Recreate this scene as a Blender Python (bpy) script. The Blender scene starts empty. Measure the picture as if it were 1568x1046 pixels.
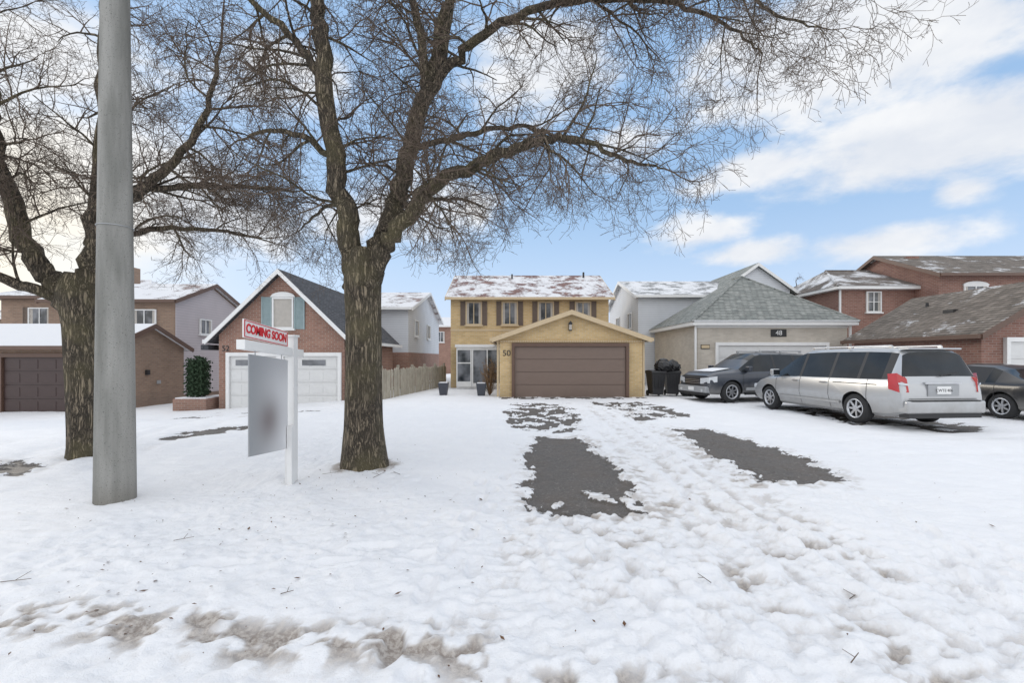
import bpy, bmesh, math, random
import numpy as np
from mathutils import Vector, Matrix, Quaternion
random.seed(7)
R=math.radians
scene=bpy.context.scene
scene.view_settings.view_transform='Standard'
scene.view_settings.look='None'
scene.view_settings.exposure=0

# ------------------------------------------------------------------ node helpers
class N:
    def __init__(s,tree): s.t=tree; s.n=tree.nodes; s.l=tree.links
    def new(s,typ,**kw):
        n=s.n.new(typ)
        for k,v in kw.items(): setattr(n,k,v)
        return n
    def put(s,sock,v):
        if isinstance(v,bpy.types.NodeSocket): s.l.new(v,sock)
        else: sock.default_value=v
    def m(s,op,a,b=0.0,c=0.0,clamp=False):
        n=s.n.new('ShaderNodeMath'); n.operation=op; n.use_clamp=clamp
        s.put(n.inputs[0],a); s.put(n.inputs[1],b); s.put(n.inputs[2],c)
        return n.outputs[0]
    def ss(s,v,a,b):
        n=s.n.new('ShaderNodeMapRange'); n.interpolation_type='SMOOTHSTEP'
        s.put(n.inputs['Value'],v); n.inputs['From Min'].default_value=a; n.inputs['From Max'].default_value=b
        return n.outputs[0]
    def mix(s,f,a,b,mode='MIX'):
        n=s.n.new('ShaderNodeMix'); n.data_type='RGBA'; n.blend_type=mode
        s.put(n.inputs[0],f)
        s.put(n.inputs[6],a if isinstance(a,bpy.types.NodeSocket) else (*a,1))
        s.put(n.inputs[7],b if isinstance(b,bpy.types.NodeSocket) else (*b,1))
        return n.outputs[2]
    def noise(s,vec,scale,detail=2,rough=.55,dist=0):
        n=s.n.new('ShaderNodeTexNoise'); s.put(n.inputs['Vector'],vec)
        n.inputs['Scale'].default_value=scale; n.inputs['Detail'].default_value=detail
        n.inputs['Roughness'].default_value=rough; n.inputs['Distortion'].default_value=dist
        return n.outputs[0]
    def mapping(s,vec,scale=(1,1,1),rot=(0,0,0)):
        n=s.n.new('ShaderNodeMapping'); s.put(n.inputs[0],vec); n.inputs['Scale'].default_value=scale; n.inputs['Rotation'].default_value=rot
        return n.outputs[0]
    def obj(s): 
        return s.n.new('ShaderNodeTexCoord').outputs['Object']
    def xyz(s,v):
        n=s.n.new('ShaderNodeSeparateXYZ'); s.put(n.inputs[0],v); return n.outputs
    def comb(s,a,b,c):
        n=s.n.new('ShaderNodeCombineXYZ'); s.put(n.inputs[0],a); s.put(n.inputs[1],b); s.put(n.inputs[2],c); return n.outputs[0]
    def bump(s,h,strength,dist):
        n=s.n.new('ShaderNodeBump'); s.put(n.inputs['Height'],h); n.inputs['Strength'].default_value=strength; n.inputs['Distance'].default_value=dist
        return n.outputs[0]
def newmat(name):
    m=bpy.data.materials.new(name); m.use_nodes=True
    k=N(m.node_tree); b=m.node_tree.nodes['Principled BSDF']
    return m,k,b
def simple(name,col,rough=.7,metal=0,var=.15,scale=6,coat=0,bump=0):
    m,k,b=newmat(name)
    v=k.obj(); n=k.noise(v,scale,2)
    f=k.m('MULTIPLY_ADD',n,var*2,1-var)
    c=k.mix(1,col,k.comb(f,f,f),'MULTIPLY')
    k.put(b.inputs['Base Color'],c); b.inputs['Roughness'].default_value=rough; b.inputs['Metallic'].default_value=metal
    if coat: b.inputs['Coat Weight'].default_value=coat; b.inputs['Coat Roughness'].default_value=.08
    if bump: k.put(b.inputs['Normal'],k.bump(k.noise(v,scale*8,2),.6,bump))
    return m
def brick(name,c1,c2,mort,w=.24,h=.08):
    m,k,b=newmat(name)
    o=k.obj(); x=k.xyz(o)
    v=k.comb(k.m('ADD',x[0],x[1]),x[2],0.0)
    t=k.new('ShaderNodeTexBrick'); k.put(t.inputs['Vector'],v)
    t.inputs['Color1'].default_value=(*c1,1); t.inputs['Color2'].default_value=(*c2,1); t.inputs['Mortar'].default_value=(*mort,1)
    t.inputs['Scale'].default_value=1; t.inputs['Mortar Size'].default_value=.009; t.inputs['Brick Width'].default_value=w; t.inputs['Row Height'].default_value=h
    n=k.noise(o,1.3,3); f=k.m('MULTIPLY_ADD',n,.5,.75)
    grime=k.ss(k.m('ADD',x[2],k.m('MULTIPLY',n,.5)),.75,0.0)
    c=k.mix(1,t.outputs[0],k.comb(f,f,f),'MULTIPLY')
    k.put(b.inputs['Base Color'],k.mix(k.m('MULTIPLY',grime,.3),c,(.15,.12,.10)))
    b.inputs['Roughness'].default_value=.88
    k.put(b.inputs['Normal'],k.bump(t.outputs[1],-.5,.006))
    return m
def siding(name,col,pitch=.13):
    m,k,b=newmat(name)
    o=k.obj(); x=k.xyz(o)
    fr=k.m('FRACT',k.m('DIVIDE',x[2],pitch))
    line=k.ss(fr,.82,1.0)
    n=k.noise(o,1.2,2); f=k.m('MULTIPLY_ADD',n,.25,.87)
    c=k.mix(1,col,k.comb(f,f,f),'MULTIPLY')
    c=k.mix(k.m('MULTIPLY',line,.45),c,(.12,.12,.13))
    k.put(b.inputs['Base Color'],c); b.inputs['Roughness'].default_value=.6
    return m
def shingle(name,c1,c2,snow=0.0,nscale=.8,seed=0,streak=1.6):
    m,k,b=newmat(name)
    o=k.obj(); x=k.xyz(o)
    v=k.comb(k.m('ADD',x[0],x[1]),k.m('MULTIPLY',x[2],1.0),0.0)
    t=k.new('ShaderNodeTexBrick'); k.put(t.inputs['Vector'],v)
    t.inputs['Color1'].default_value=(*c1,1); t.inputs['Color2'].default_value=(*c2,1); t.inputs['Mortar'].default_value=(c1[0]*.35,c1[1]*.35,c1[2]*.35,1)
    t.inputs['Scale'].default_value=1; t.inputs['Mortar Size'].default_value=.010; t.inputs['Brick Width'].default_value=.28; t.inputs['Row Height'].default_value=.085
    n1=k.noise(k.mapping(o,(3,3,5)),1.6,4); f=k.m('MULTIPLY_ADD',n1,1.0,.5)
    c=k.mix(1,t.outputs[0],k.comb(f,f,f),'MULTIPLY')
    if snow>0:
        mp=k.mapping(o,(nscale,nscale,nscale*streak)); 
        n=k.n.new('ShaderNodeTexNoise'); n.noise_dimensions='4D'; k.put(n.inputs['Vector'],mp); n.inputs['W'].default_value=seed*3.7; n.inputs['Detail'].default_value=6; n.inputs['Roughness'].default_value=.70; n.inputs['Scale'].default_value=1
        rows=k.m('MULTIPLY',t.outputs[1],.06)
        f=k.ss(k.m('SUBTRACT',n.outputs[0],rows),.72-snow*.5-.04,.72-snow*.5+.06)
        c=k.mix(k.m('MULTIPLY',f,.93),c,(.72,.73,.75))
    k.put(b.inputs['Base Color'],c); b.inputs['Roughness'].default_value=.9
    k.put(b.inputs['Normal'],k.bump(t.outputs[1],-.4,.008))
    return m

MAT={}
MAT['ybrick']=brick('yellow_brick',(.50,.345,.16),(.60,.43,.215),(.52,.44,.31))
MAT['ybrick2']=brick('buff_brick',(.47,.42,.355),(.54,.49,.42),(.50,.47,.42))
MAT['rbrick']=brick('red_brick',(.25,.125,.09),(.33,.175,.125),(.34,.28,.24))
MAT['rbrick2']=brick('dark_red_brick',(.21,.10,.075),(.28,.145,.11),(.28,.22,.19))
MAT['bbrick']=brick('brown_brick',(.235,.155,.11),(.30,.20,.14),(.27,.22,.18))
MAT['wsid']=siding('white_siding',(.62,.64,.67))
MAT['psid']=siding('pink_siding',(.50,.45,.46))
MAT['tsid']=siding('tan_siding',(.52,.38,.20),.16)
MAT['white']=simple('white_trim',(.76,.76,.75),.45,var=.06)
MAT['tan']=simple('tan_trim',(.56,.44,.28),.55,var=.08)
MAT['brown']=simple('brown_trim',(.12,.07,.05),.5)
MAT['shut']=simple('brown_shutter',(.15,.11,.085),.6)
MAT['gshut']=simple('grey_green_shutter',(.28,.36,.37),.6)
MAT['gdoor']=simple('garage_door_brown',(.175,.125,.10),.5,var=.06)
MAT['ddoor']=simple('garage_door_dark',(.055,.033,.03),.45,var=.1)
MAT['wdoor']=simple('garage_door_white',(.66,.66,.65),.45,var=.05)
MAT['dark']=simple('black_plastic',(.02,.02,.022),.5)
MAT['rubber']=simple('rubber',(.025,.025,.026),.85,var=.3,scale=20)
MAT['snow']=simple('snow_plain',(.82,.83,.85),.75,var=.04,bump=.01)
MAT['chrome']=simple('alloy',(.55,.56,.58),.3,.9)
MAT['curtain']=simple('curtain',(.45,.42,.38),.8)
MAT['wood']=simple('weathered_fence_wood',(.36,.325,.26),.9,var=.4,scale=3)
MAT['red']=simple('sign_red',(.60,.02,.03),.5,var=.03)
MAT['grey']=simple('grey_metal',(.35,.36,.37),.5,.3)
MAT['roof50']=shingle('shingles_brown_snow',(.19,.11,.10),(.27,.16,.14),.52,1.5,1,.55)
MAT['roofg50']=shingle('shingles_tan',(.30,.22,.15),(.38,.28,.2),.25)
MAT['roof52']=shingle('shingles_dark',(.05,.053,.06),(.09,.09,.10),.0)
MAT['roof48']=shingle('shingles_greygreen',(.19,.205,.195),(.31,.32,.30),.0)
MAT['roof48b']=shingle('shingles_grey_snow',(.22,.23,.23),(.32,.32,.32),.55,1.2,3)
MAT['roof46']=shingle('shingles_brown',(.12,.10,.082),(.21,.178,.15),.29,.8,5)
MAT['roof46b']=shingle('shingles_brown_b',(.13,.11,.095),(.2,.17,.15),.41,.45,9)
MAT['roofsnow']=shingle('shingles_snowy',(.2,.17,.15),(.25,.2,.2),.95,.5,2)
MAT['roofsnow2']=shingle('shingles_mostly_snow',(.2,.13,.11),(.25,.16,.14),.60,.9,4)
m,k,b=newmat('window_glass'); b.inputs['Roughness'].default_value=.06; b.inputs['Specular IOR Level'].default_value=.7
n=k.noise(k.obj(),1.5,2); k.put(b.inputs['Base Color'],k.mix(k.ss(n,.35,.65),(.02,.025,.03),(.17,.18,.20))); MAT['glass']=m
m,k,b=newmat('car_glass'); b.inputs['Roughness'].default_value=.04; b.inputs['Specular IOR Level'].default_value=.3
k.put(b.inputs['Base Color'],k.mix(k.noise(k.obj(),2,2),(.008,.010,.012),(.035,.04,.045))); MAT['cglass']=m
def paint(name,c,metal):
    m,k,b=newmat(name); o=k.obj(); x=k.xyz(o)
    d=k.m('MULTIPLY',k.ss(k.m('ADD',x[2],k.m('MULTIPLY',k.noise(o,5,4),.5)),1.0,.45),.6)
    k.put(b.inputs['Base Color'],k.mix(d,c,(.30,.285,.265))); b.inputs['Metallic'].default_value=metal
    k.put(b.inputs['Roughness'],k.m('MULTIPLY_ADD',d,.5,.34)); b.inputs['Coat Weight'].default_value=.5; b.inputs['Coat Roughness'].default_value=.12
    return m
MAT['silver']=paint('silver_paint',(.47,.48,.49),.5)
MAT['navy']=paint('slate_paint',(.05,.058,.075),.4)
MAT['blackp']=paint('black_paint',(.015,.016,.02),.2)
MAT['tail']=simple('tail_light_red',(.45,.012,.012),.15,coat=1)
MAT['head']=simple('head_light',(.6,.62,.64),.1,coat=1)

# ------------------------------------------------------------------ object builder
class Obj:
    def __init__(s,name): s.name=name; s.parts={}
    def _p(s,part):
        return s.parts.setdefault(part,dict(v=[],f=[],m=[],mats=[],sm=[]))
    def mesh(s,part,mat,vs,fs,smooth=False):
        p=s._p(part)
        if mat not in p['mats']: p['mats'].append(mat)
        mi=p['mats'].index(mat); o=len(p['v'])
        p['v']+= [tuple(v) for v in vs]
        for f in fs: p['f'].append([i+o for i in f]); p['m'].append(mi); p['sm'].append(smooth)
    def box(s,part,mat,x0,x1,y0,y1,z0,z1):
        vs=[(x,y,z) for x in (x0,x1) for y in (y0,y1) for z in (z0,z1)]
        s.mesh(part,mat,vs,[(0,1,3,2),(4,6,7,5),(0,4,5,1),(2,3,7,6),(0,2,6,4),(1,5,7,3)])
    def fbox(s,part,mat,face,u0,u1,n0,n1,z0,z1):
        a,p,sg=face
        q0,q1=sorted((p+sg*n0,p+sg*n1))
        if a=='y': s.box(part,mat,u0,u1,q0,q1,z0,z1)
        else: s.box(part,mat,q0,q1,u0,u1,z0,z1)
    def prism(s,part,mat,pts,ext):
        n=len(pts); e=Vector(ext); a=[Vector(p) for p in pts]; vs=a+[p+e for p in a]
        fs=[tuple(range(n)),tuple(range(2*n-1,n-1,-1))]+[(i,(i+1)%n,n+(i+1)%n,n+i) for i in range(n)]
        s.mesh(part,mat,vs,fs)
    def cyl(s,part,mat,p0,p1,r0,r1,n=16,smooth=True):
        p0=Vector(p0);p1=Vector(p1); d=(p1-p0).normalized(); a=d.orthogonal().normalized(); b=d.cross(a)
        vs=[]
        for p,r in ((p0,r0),(p1,r1)):
            for i in range(n):
                t=2*math.pi*i/n; vs.append(p+(a*math.cos(t)+b*math.sin(t))*r)
        s.mesh(part,mat,vs,[(i,(i+1)%n,n+(i+1)%n,n+i) for i in range(n)],smooth)
        s.mesh(part,mat,vs[:n],[tuple(range(n))]); s.mesh(part,mat,vs[n:],[tuple(range(n))])
    def finish(s,origin,rotz=0,local=False,bevel=0):
        e=bpy.data.objects.new(s.name,None); scene.collection.objects.link(e)
        e.location=origin; e.rotation_euler=(0,0,rotz); e.empty_display_size=.3
        s.empty=e; s.objs={}
        for pn,p in s.parts.items():
            me=bpy.data.meshes.new(pn); me.from_pydata(p['v'],[],p['f'])
            for mt in p['mats']: me.materials.append(MAT[mt])
            me.polygons.foreach_set('material_index',p['m']); me.polygons.foreach_set('use_smooth',p['sm'])
            bm=bmesh.new(); bm.from_mesh(me); bmesh.ops.recalc_face_normals(bm,faces=bm.faces); bm.to_mesh(me); bm.free()
            o=bpy.data.objects.new(pn,me); scene.collection.objects.link(o); o.parent=e
            if not local: o.matrix_parent_inverse=Matrix.Translation(origin).inverted()
            if bevel:
                md=o.modifiers.new('b','BEVEL'); md.width=bevel; md.segments=2; md.limit_method='ANGLE'
            s.objs[pn]=o
        return e
def text(body,size,loc,rot,mat,parent,name,ext=.003,bold=0,sx=1):
    c=bpy.data.curves.new(name,'FONT'); c.body=body; c.size=size; c.extrude=ext; c.offset=bold; c.align_x='CENTER'; c.align_y='CENTER'
    o=bpy.data.objects.new('tmp',c); scene.collection.objects.link(o)
    dg=bpy.context.evaluated_depsgraph_get(); me=bpy.data.meshes.new_from_object(o.evaluated_get(dg))
    bpy.data.objects.remove(o)
    me.transform(Matrix.Diagonal((sx,1,1,1)))
    me.materials.clear(); me.materials.append(MAT[mat])
    t=bpy.data.objects.new(name,me); scene.collection.objects.link(t); t.location=loc; t.rotation_euler=rot
    t.parent=parent; bpy.context.view_layer.update(); t.matrix_parent_inverse=parent.matrix_world.inverted()
    return t

# house helpers
def gable(B,axis,a0,a1,c0,c1,z0,ze,zr,ov,rov,wall,roof,trim,gablemat=None,th=.14,tag=''):
    """axis=ridge direction. a: extents of wall along ridge; c: cross extents of wall; ze: roof top height at eave tip"""
    cr=(c0+c1)/2; half=(c1-c0)/2+ov; sl=(zr-ze)/half
    def P(a,c,z): return (a,c,z) if axis=='x' else (c,a,z)
    ex=lambda L:(L,0,0) if axis=='x' else (0,L,0)
    zu=lambda c: zr-th-sl*abs(c-cr)-.006
    B.prism('walls'+tag,wall,[P(a0,c0,z0),P(a0,c1,z0),P(a0,c1,zu(c1)),P(a0,cr,zu(cr)),P(a0,c0,zu(c0))],ex(a1-a0))
    A0,A1=a0-rov,a1+rov
    for sgn in (-1,1):
        q=[P(A0,cr,zr),P(A0,cr+sgn*half,ze),P(A0,cr+sgn*half,ze-th),P(A0,cr,zr-th)]
        B.prism('roof'+tag,roof,q,ex(A1-A0))
        for A,L in ((A0,-.035),(A1,.035)):
            q=[P(A,cr,zr-.01),P(A,cr+sgn*half,ze-.01),P(A,cr+sgn*half,ze-.2),P(A,cr,zr-.2)]
            B.prism('rake_boards'+tag,trim,q,ex(L))
        c=cr+sgn*half
        x=sorted((c,c+sgn*.1))
        if axis=='x': B.box('gutters'+tag,trim,A0,A1,x[0],x[1],ze-.15,ze-.015)
        else: B.box('gutters'+tag,trim,x[0],x[1],A0,A1,ze-.15,ze-.015)
def hip(B,x0,x1,y0,y1,z0,ze,zr,ov,wall,roof,trim,rx=None,ry=None,tag=''):
    B.box('walls'+tag,wall,x0,x1,y0,y1,z0,ze-.17)
    X0,X1,Y0,Y1=x0-ov,x1+ov,y0-ov,y1+ov
    B.box('fascia'+tag,trim,X0,X1,Y0,Y1,ze-.165,ze-.003)
    if rx: r0,r1=(rx[0],(Y0+Y1)/2,zr),(rx[1],(Y0+Y1)/2,zr)
    else: r0,r1=((X0+X1)/2,ry[0],zr),((X0+X1)/2,ry[1],zr)
    e=.03
    v=[(X0-e,Y0-e,ze),(X1+e,Y0-e,ze),(X1+e,Y1+e,ze),(X0-e,Y1+e,ze),r0,r1]
    if rx: f=[(0,1,5,4),(1,2,5),(2,3,4,5),(3,0,4),(0,3,2,1)]
    else: f=[(0,1,4),(1,2,5,4),(2,3,5),(3,0,4,5),(0,3,2,1)]
    B.mesh('roof'+tag,roof,v,f)
    for a,b_ in ((v[0],r0),(v[1],r1 if rx else r0),(r0,r1)):
        B.cyl('ridge_caps'+tag,roof,a,b_,.06,.06,6,False)
def window(B,part,face,u0,u1,z0,z1,frame='white',shut=None,sw=.28,nx=2,nz=1,glass='glass',fw=.06,sill=True):
    B.fbox(part,glass,face,u0+.01,u1-.01,.0,.02,z0+.01,z1-.01)
    if glass=='glass':
        w=(u1-u0)
        B.fbox(part,'curtain',face,u0+fw,u0+fw+w*.13,.0,.021,z0+fw,z1-fw); B.fbox(part,'curtain',face,u1-fw-w*.13,u1-fw,.0,.021,z0+fw,z1-fw)
    B.fbox(part,frame,face,u0,u0+fw,.003,.07,z0,z1); B.fbox(part,frame,face,u1-fw,u1,.003,.07,z0,z1)
    B.fbox(part,frame,face,u0+fw,u1-fw,.003,.07,z1-fw,z1); B.fbox(part,frame,face,u0+fw,u1-fw,.003,.07,z0,z0+fw)
    for i in range(1,nx):
        u=u0+(u1-u0)*i/nx; B.fbox(part,frame,face,u-.022,u+.022,.004,.055,z0+fw,z1-fw)
    for i in range(1,nz):
        z=z0+(z1-z0)*i/nz; B.fbox(part,frame,face,u0+fw,u1-fw,.005,.05,z-.018,z+.018)
    if sill: B.fbox(part,frame,face,u0-.06,u1+.06,.004,.12,z0-.07,z0-.002)
    if shut:
        for s0,s1 in ((u0-sw-.02,u0-.02),(u1+.02,u1+sw+.02)):
            B.fbox(part+'_shutters',shut,face,s0,s0+.05,.003,.05,z0-.03,z1+.03); B.fbox(part+'_shutters',shut,face,s1-.05,s1,.003,.05,z0-.03,z1+.03)
            B.fbox(part+'_shutters',shut,face,s0+.05,s1-.05,.003,.022,z0-.02,z1+.02)
            nl=int((z1-z0)/.07)
            for i in range(nl):
                z=z0+i*(z1-z0)/nl; B.fbox(part+'_shutters',shut,face,s0+.05,s1-.05,.022,.042,z+.01,z+.045)
def garage_door(B,u0,u1,z0,z1,face,mat,frame,rows=4,cols=8,glassrow=False):
    B.fbox('garage_door',mat,face,u0,u1,.002,.010,z0,z1)
    h=(z1-z0)/rows; w=(u1-u0)/cols
    for r in range(rows):
        B.fbox('garage_door',mat,face,u0+.01,u1-.01,.010,.035,z0+r*h+.014,z0+(r+1)*h-.014)
        if cols>1:
            for c in range(cols):
                B.fbox('garage_door',mat,face,u0+c*w+.07,u0+(c+1)*w-.07,.035,.046,z0+r*h+.09,z0+(r+1)*h-.09)
    B.fbox('garage_door_frame',frame,face,u0-.12,u0,.003,.12,z0,z1+.14); B.fbox('garage_door_frame',frame,face,u1,u1+.12,.003,.12,z0,z1+.14)
    B.fbox('garage_door_frame',frame,face,u0,u1,.003,.12,z1,z1+.14)

# =================================================================== HOUSE 50
B=Obj('yellow_brick_house')
gable(B,'x',-3.26,5.14,24.2,31.6,-.3,4.78,6.65,.45,.22,'ybrick','roof50','tan')
f=('y',24.2,-1)
for i,px in enumerate((-2.46,-.55,1.36,3.34)):
    window(B,'upper_window_%d'%(i+1),f,px,px+.86,3.34,4.58,'tan','shut',.26,2,1)
B.box('band',"tan",-3.27,5.15,24.17,24.198,3.02,3.12)
gable(B,'y',18.6,24.19,-.51,5.33,-.3,2.42,3.55,.3,.25,'ybrick','roofg50','tan',tag='_garage')
f=('y',18.6,-1)
garage_door(B,.11,4.64,-.02,2.06,f,'gdoor','brown',4,1)
B.fbox('gable_band','tsid',f,-.46,5.28,.003,.05,2.22,2.32)
for i in range(60):
    u=-.44+i*.0965
    B.fbox('gable_band','tan',f,u,u+.05,.052,.075,2.235,2.305)
B.fbox('lantern','dark',f,2.31,2.43,.003,.03,2.72,2.98); B.fbox('lantern','dark',f,2.30,2.44,.05,.2,2.95,2.99)
B.fbox('lantern','curtain',f,2.32,2.42,.06,.18,2.74,2.95); B.fbox('lantern','dark',f,2.31,2.43,.05,.19,2.70,2.74)
B.prism('lantern','dark',[(2.29,18.38,2.99),(2.45,18.38,2.99),(2.37,18.38,3.1)],(0,.16,0))
B.box('downspout','tan',-.62,-.54,18.66,18.74,0,2.3); B.box('downspout','tan',5.36,5.44,18.66,18.74,0,2.3)
x0,x1,yp=-2.85,-.53,23.3
B.box('porch_walls','white',x0,x1,yp+.12,24.19,0,.12); B.box('porch_roof','white',x0-.06,x1,yp-.08,24.19,2.14,2.28)
for x in (x0,x0+.72,x0+.80,x0+1.55,x1-.06): B.box('porch_frame','white',x,x+.06,yp,yp+.1,.12,2.14)
B.box('porch_frame','white',x0,x1,yp+.01,yp+.09,2.0,2.135); B.box('porch_frame','white',x0+.06,x0+.72,yp+.02,yp+.08,.12,.38)
B.box('porch_frame','white',x0+.86,x1-.06,yp+.02,yp+.08,.12,.3); B.box('porch_frame','white',x0+.06,x0+.72,yp+.02,yp+.08,1.3,1.36)
B.box('porch_glass','glass',x0+.03,x1-.03,yp+.045,yp+.055,.13,2.05); B.box('porch_glass','glass',x0+.01,x0+.02,yp+.1,24.18,.13,2.1)
B.box('inner_door','curtain',x0+.9,x0+1.5,yp+.5,yp+.53,.13,1.9)
B.cyl('roof_vent','dark',(0,27.2,5.9),(0,27.2,6.6),.05,.05,8); B.cyl('roof_vent','dark',(4.3,27.4,5.9),(4.3,27.4,6.75),.06,.06,8)
B.finish((1,21,0))
text('50',.34,(-.22,18.585,1.78),(R(90),0,0),'dark',B.empty,'house_number')

# =================================================================== HOUSE 52
B=Obj('red_brick_house')
gable(B,'y',17.5,24.6,-11.27,-6.45,-.7,2.30,4.98,.34,.3,'rbrick','roof52','white')
f=('y',17.5,-1)
garage_door(B,-10.82,-6.66,-.35,1.66,f,'wdoor','white',4,8)
for i in range(2):
    B.fbox('garage_door','glass',f,-10.6+i*2.55,-9.7+i*2.55,.047,.052,1.3,1.52)
B.fbox('garage_door_frame','white',f,-9.02,-8.74,.05,.11,-.3,1.66)
window(B,'gable_window',f,-9.2,-8.38,2.72,3.92,'white','gshut',.4,1,1,glass='curtain')
pts=[(-8.79+.47*math.cos(t),17.43,3.93+.2*math.sin(t)) for t in [math.pi*i/12 for i in range(13)]]
B.prism('gable_window','white',pts,(0,.068,0))
B.box('downspout','white',-6.43,-6.35,17.6,17.68,-.3,2.2)
window(B,'side_window',('x',-6.45,1),20.5,21.4,.6,1.6,'white')
gable(B,'x',-10.6,-5.9,25.9,36.7,-.5,4.45,6.1,.4,.3,'wsid','roofsnow2','white',tag='_rear')
B.box('walls_brick','rbrick',-10.63,-5.87,25.87,36.73,-.5,1.9)
window(B,'rear_side_window',('x',-5.9,1),27.5,28.6,2.9,3.9,'white',None); window(B,'rear_side_window_2',('x',-5.9,1),31.5,32.6,2.9,3.9,'white',None)
B.box('porch_roof','roof52',-11.9,-11.62,17.4,22,1.9,2.1)
B.finish((-8.8,21,0))
text('52',.3,(-11.0,17.48,1.95),(R(90),0,0),'dark',B.empty,'house_number')

# =================================================================== HOUSE 54
B=Obj('brown_brick_house')
gable(B,'x',-26,-15.0,17.0,20.8,-.8,2.05,3.02,.3,.2,'bbrick','roofsnow','brown')
f=('y',17.0,-1)
garage_door(B,-18.95,-16.25,-.45,1.62,f,'ddoor','brown',4,4)
B.fbox('lamp','dark',('x',-15.0,1),18.6,18.75,0,.1,.9,1.1)
gable(B,'x',-22,-16.0,21.6,27.0,-.6,4.35,5.55,.3,.25,'bbrick','roofsnow2','brown',tag='_main')
B.prism('siding','psid',[(-15.995,21.62,-.2),(-15.995,26.98,-.2),(-15.995,26.98,4.2),(-15.995,24.3,5.28),(-15.995,21.62,4.2)],(.04,0,0))
window(B,'front_window',('y',21.6,-1),-18.0,-16.85,3.15,3.9,'white',None)
window(B,'side_window',('x',-15.95,1),23.2,24.1,2.8,3.6,'white',None)
hip(B,-27.5,-19.5,24.5,31,-.6,4.9,6.3,.4,'bbrick','roofsnow2','brown',rx=(-25,-22),tag='_back')
window(B,'back_window',('y',24.5,-1),-26,-24.8,3.2,4.3,'white','shut')
B.box('chimney','bbrick',-21.6,-20.9,25,25.6,4,6.6)
B.box('wall_vent','grey',-14.99,-14.96,19.2,19.4,.5,.65)
B.finish((-19,21,0))

# =================================================================== HOUSE 48
B=Obj('buff_brick_house')
hip(B,8.35,15.1,20.5,26.6,-.3,3.22,5.75,.3,'ybrick2','roof48','white',ry=(23.3,24.2),tag='_garage')
B.box('fascia_upper','white',8.33,15.12,20.47,20.5,2.95,3.05)
B.box('roof_snow_edge','snow',8.0,15.4,20.14,20.24,3.225,3.26)
f=('y',20.5,-1)
garage_door(B,9.25,14.1,-.05,2.15,f,'wdoor','white',4,8)
B.fbox('number_plate','dark',f,11.65,12.35,.003,.03,2.55,2.88)
B.fbox('lamp','dark',f,8.5,8.9,.003,.03,2.0,2.2); B.fbox('lamp','tan',f,8.52,8.88,.031,.04,2.03,2.17)
B.box('downspout','white',8.2,8.28,20.4,20.48,0,3.1); B.box('downspout','white',15.15,15.23,20.4,20.48,0,3.1)
gable(B,'x',7.4,15.8,26.7,34.5,-.3,5.25,6.75,.35,.25,'wsid','roof48b','white',tag='_main')
window(B,'side_window',('x',7.4,-1),28.0,29.0,3.4,4.4,'white'); window(B,'side_window_2',('x',7.4,-1),31.2,32.2,3.4,4.4,'white')
gable(B,'y',27.2,33,12.6,16.6,4.6,5.6,7.25,.3,.25,'wsid','roof48','white',tag='_dormer')
B.finish((11.5,24,0))
text('48',.3,(12.0,20.46,2.715),(R(90),0,0),'white',B.empty,'house_number')

# =================================================================== HOUSE 46
B=Obj('dark_brick_house')
gable(B,'y',14.3,19.6,14.75,20.25,-.3,2.35,4.2,.3,.3,'rbrick2','roof46','brown',tag='_garage')
f=('y',14.3,-1)
garage_door(B,15.55,19.5,-.05,2.1,f,'wdoor','white',4,8)
B.box('roof_vent','dark',15.9,16.3,16.4,16.8,3.1,3.35); B.cyl('roof_vent','dark',(16.6,18.2,3.2),(16.6,18.2,3.8),.05,.05,8)
hip(B,17.3,22.3,24,30,-.3,5.35,6.75,.4,'rbrick2','roof46b','white',rx=(18.6,21.6),tag='_left')
window(B,'window_left',('y',24,-1),18.65,19.45,4.0,5.1,'white',None,nx=2,nz=2)
gable(B,'x',21.2,30.5,22.6,30,-.3,5.75,7.5,.4,.3,'rbrick2','roof46','brown',tag='_right')
window(B,'window_right',('y',22.6,-1),22.4,23.6,4.0,5.2,'white',None,nx=2,nz=2)
pts=[(23.0+.65*math.cos(t),22.53,5.2+.2*math.sin(t)) for t in [math.pi*i/12 for i in range(13)]]
B.prism('window_right','white',pts,(0,.068,0))
B.box('chimney','rbrick2',22.2,22.8,25.5,26.1,6.5,7.3); B.box('bumped_vent','dark',24,24.3,24,24.3,6.2,6.5)
B.box('downspout','white',17.22,17.29,23.9,23.98,0,5.2)
B.finish((20,20,0))

# distant houses
for i,(x0,x1,y,ze,zr,w,r) in enumerate([(-8.5,-4.7,47,4.9,6.2,'rbrick','roofsnow'),(-40,-31,34,4.6,6.3,'bbrick','roofsnow2'),(34,44,34,6.4,8.6,'rbrick2','roof48'),(6.1,6.9,52,4,5.2,'wsid','roofsnow')]):
    B=Obj('distant_house')
    gable(B,'x',x0,x1,y,y+9,-.4,ze,zr,.4,.3,w,r,'white')
    for j in range(2):
        u=x0+(x1-x0)*(.2+.45*j); window(B,'window_%d'%j,('y',y,-1),u,u+min(1,(x1-x0)*.2),ze-1.7,ze-.6,'white')
    B.finish(((x0+x1)/2,y+4,0))

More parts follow.
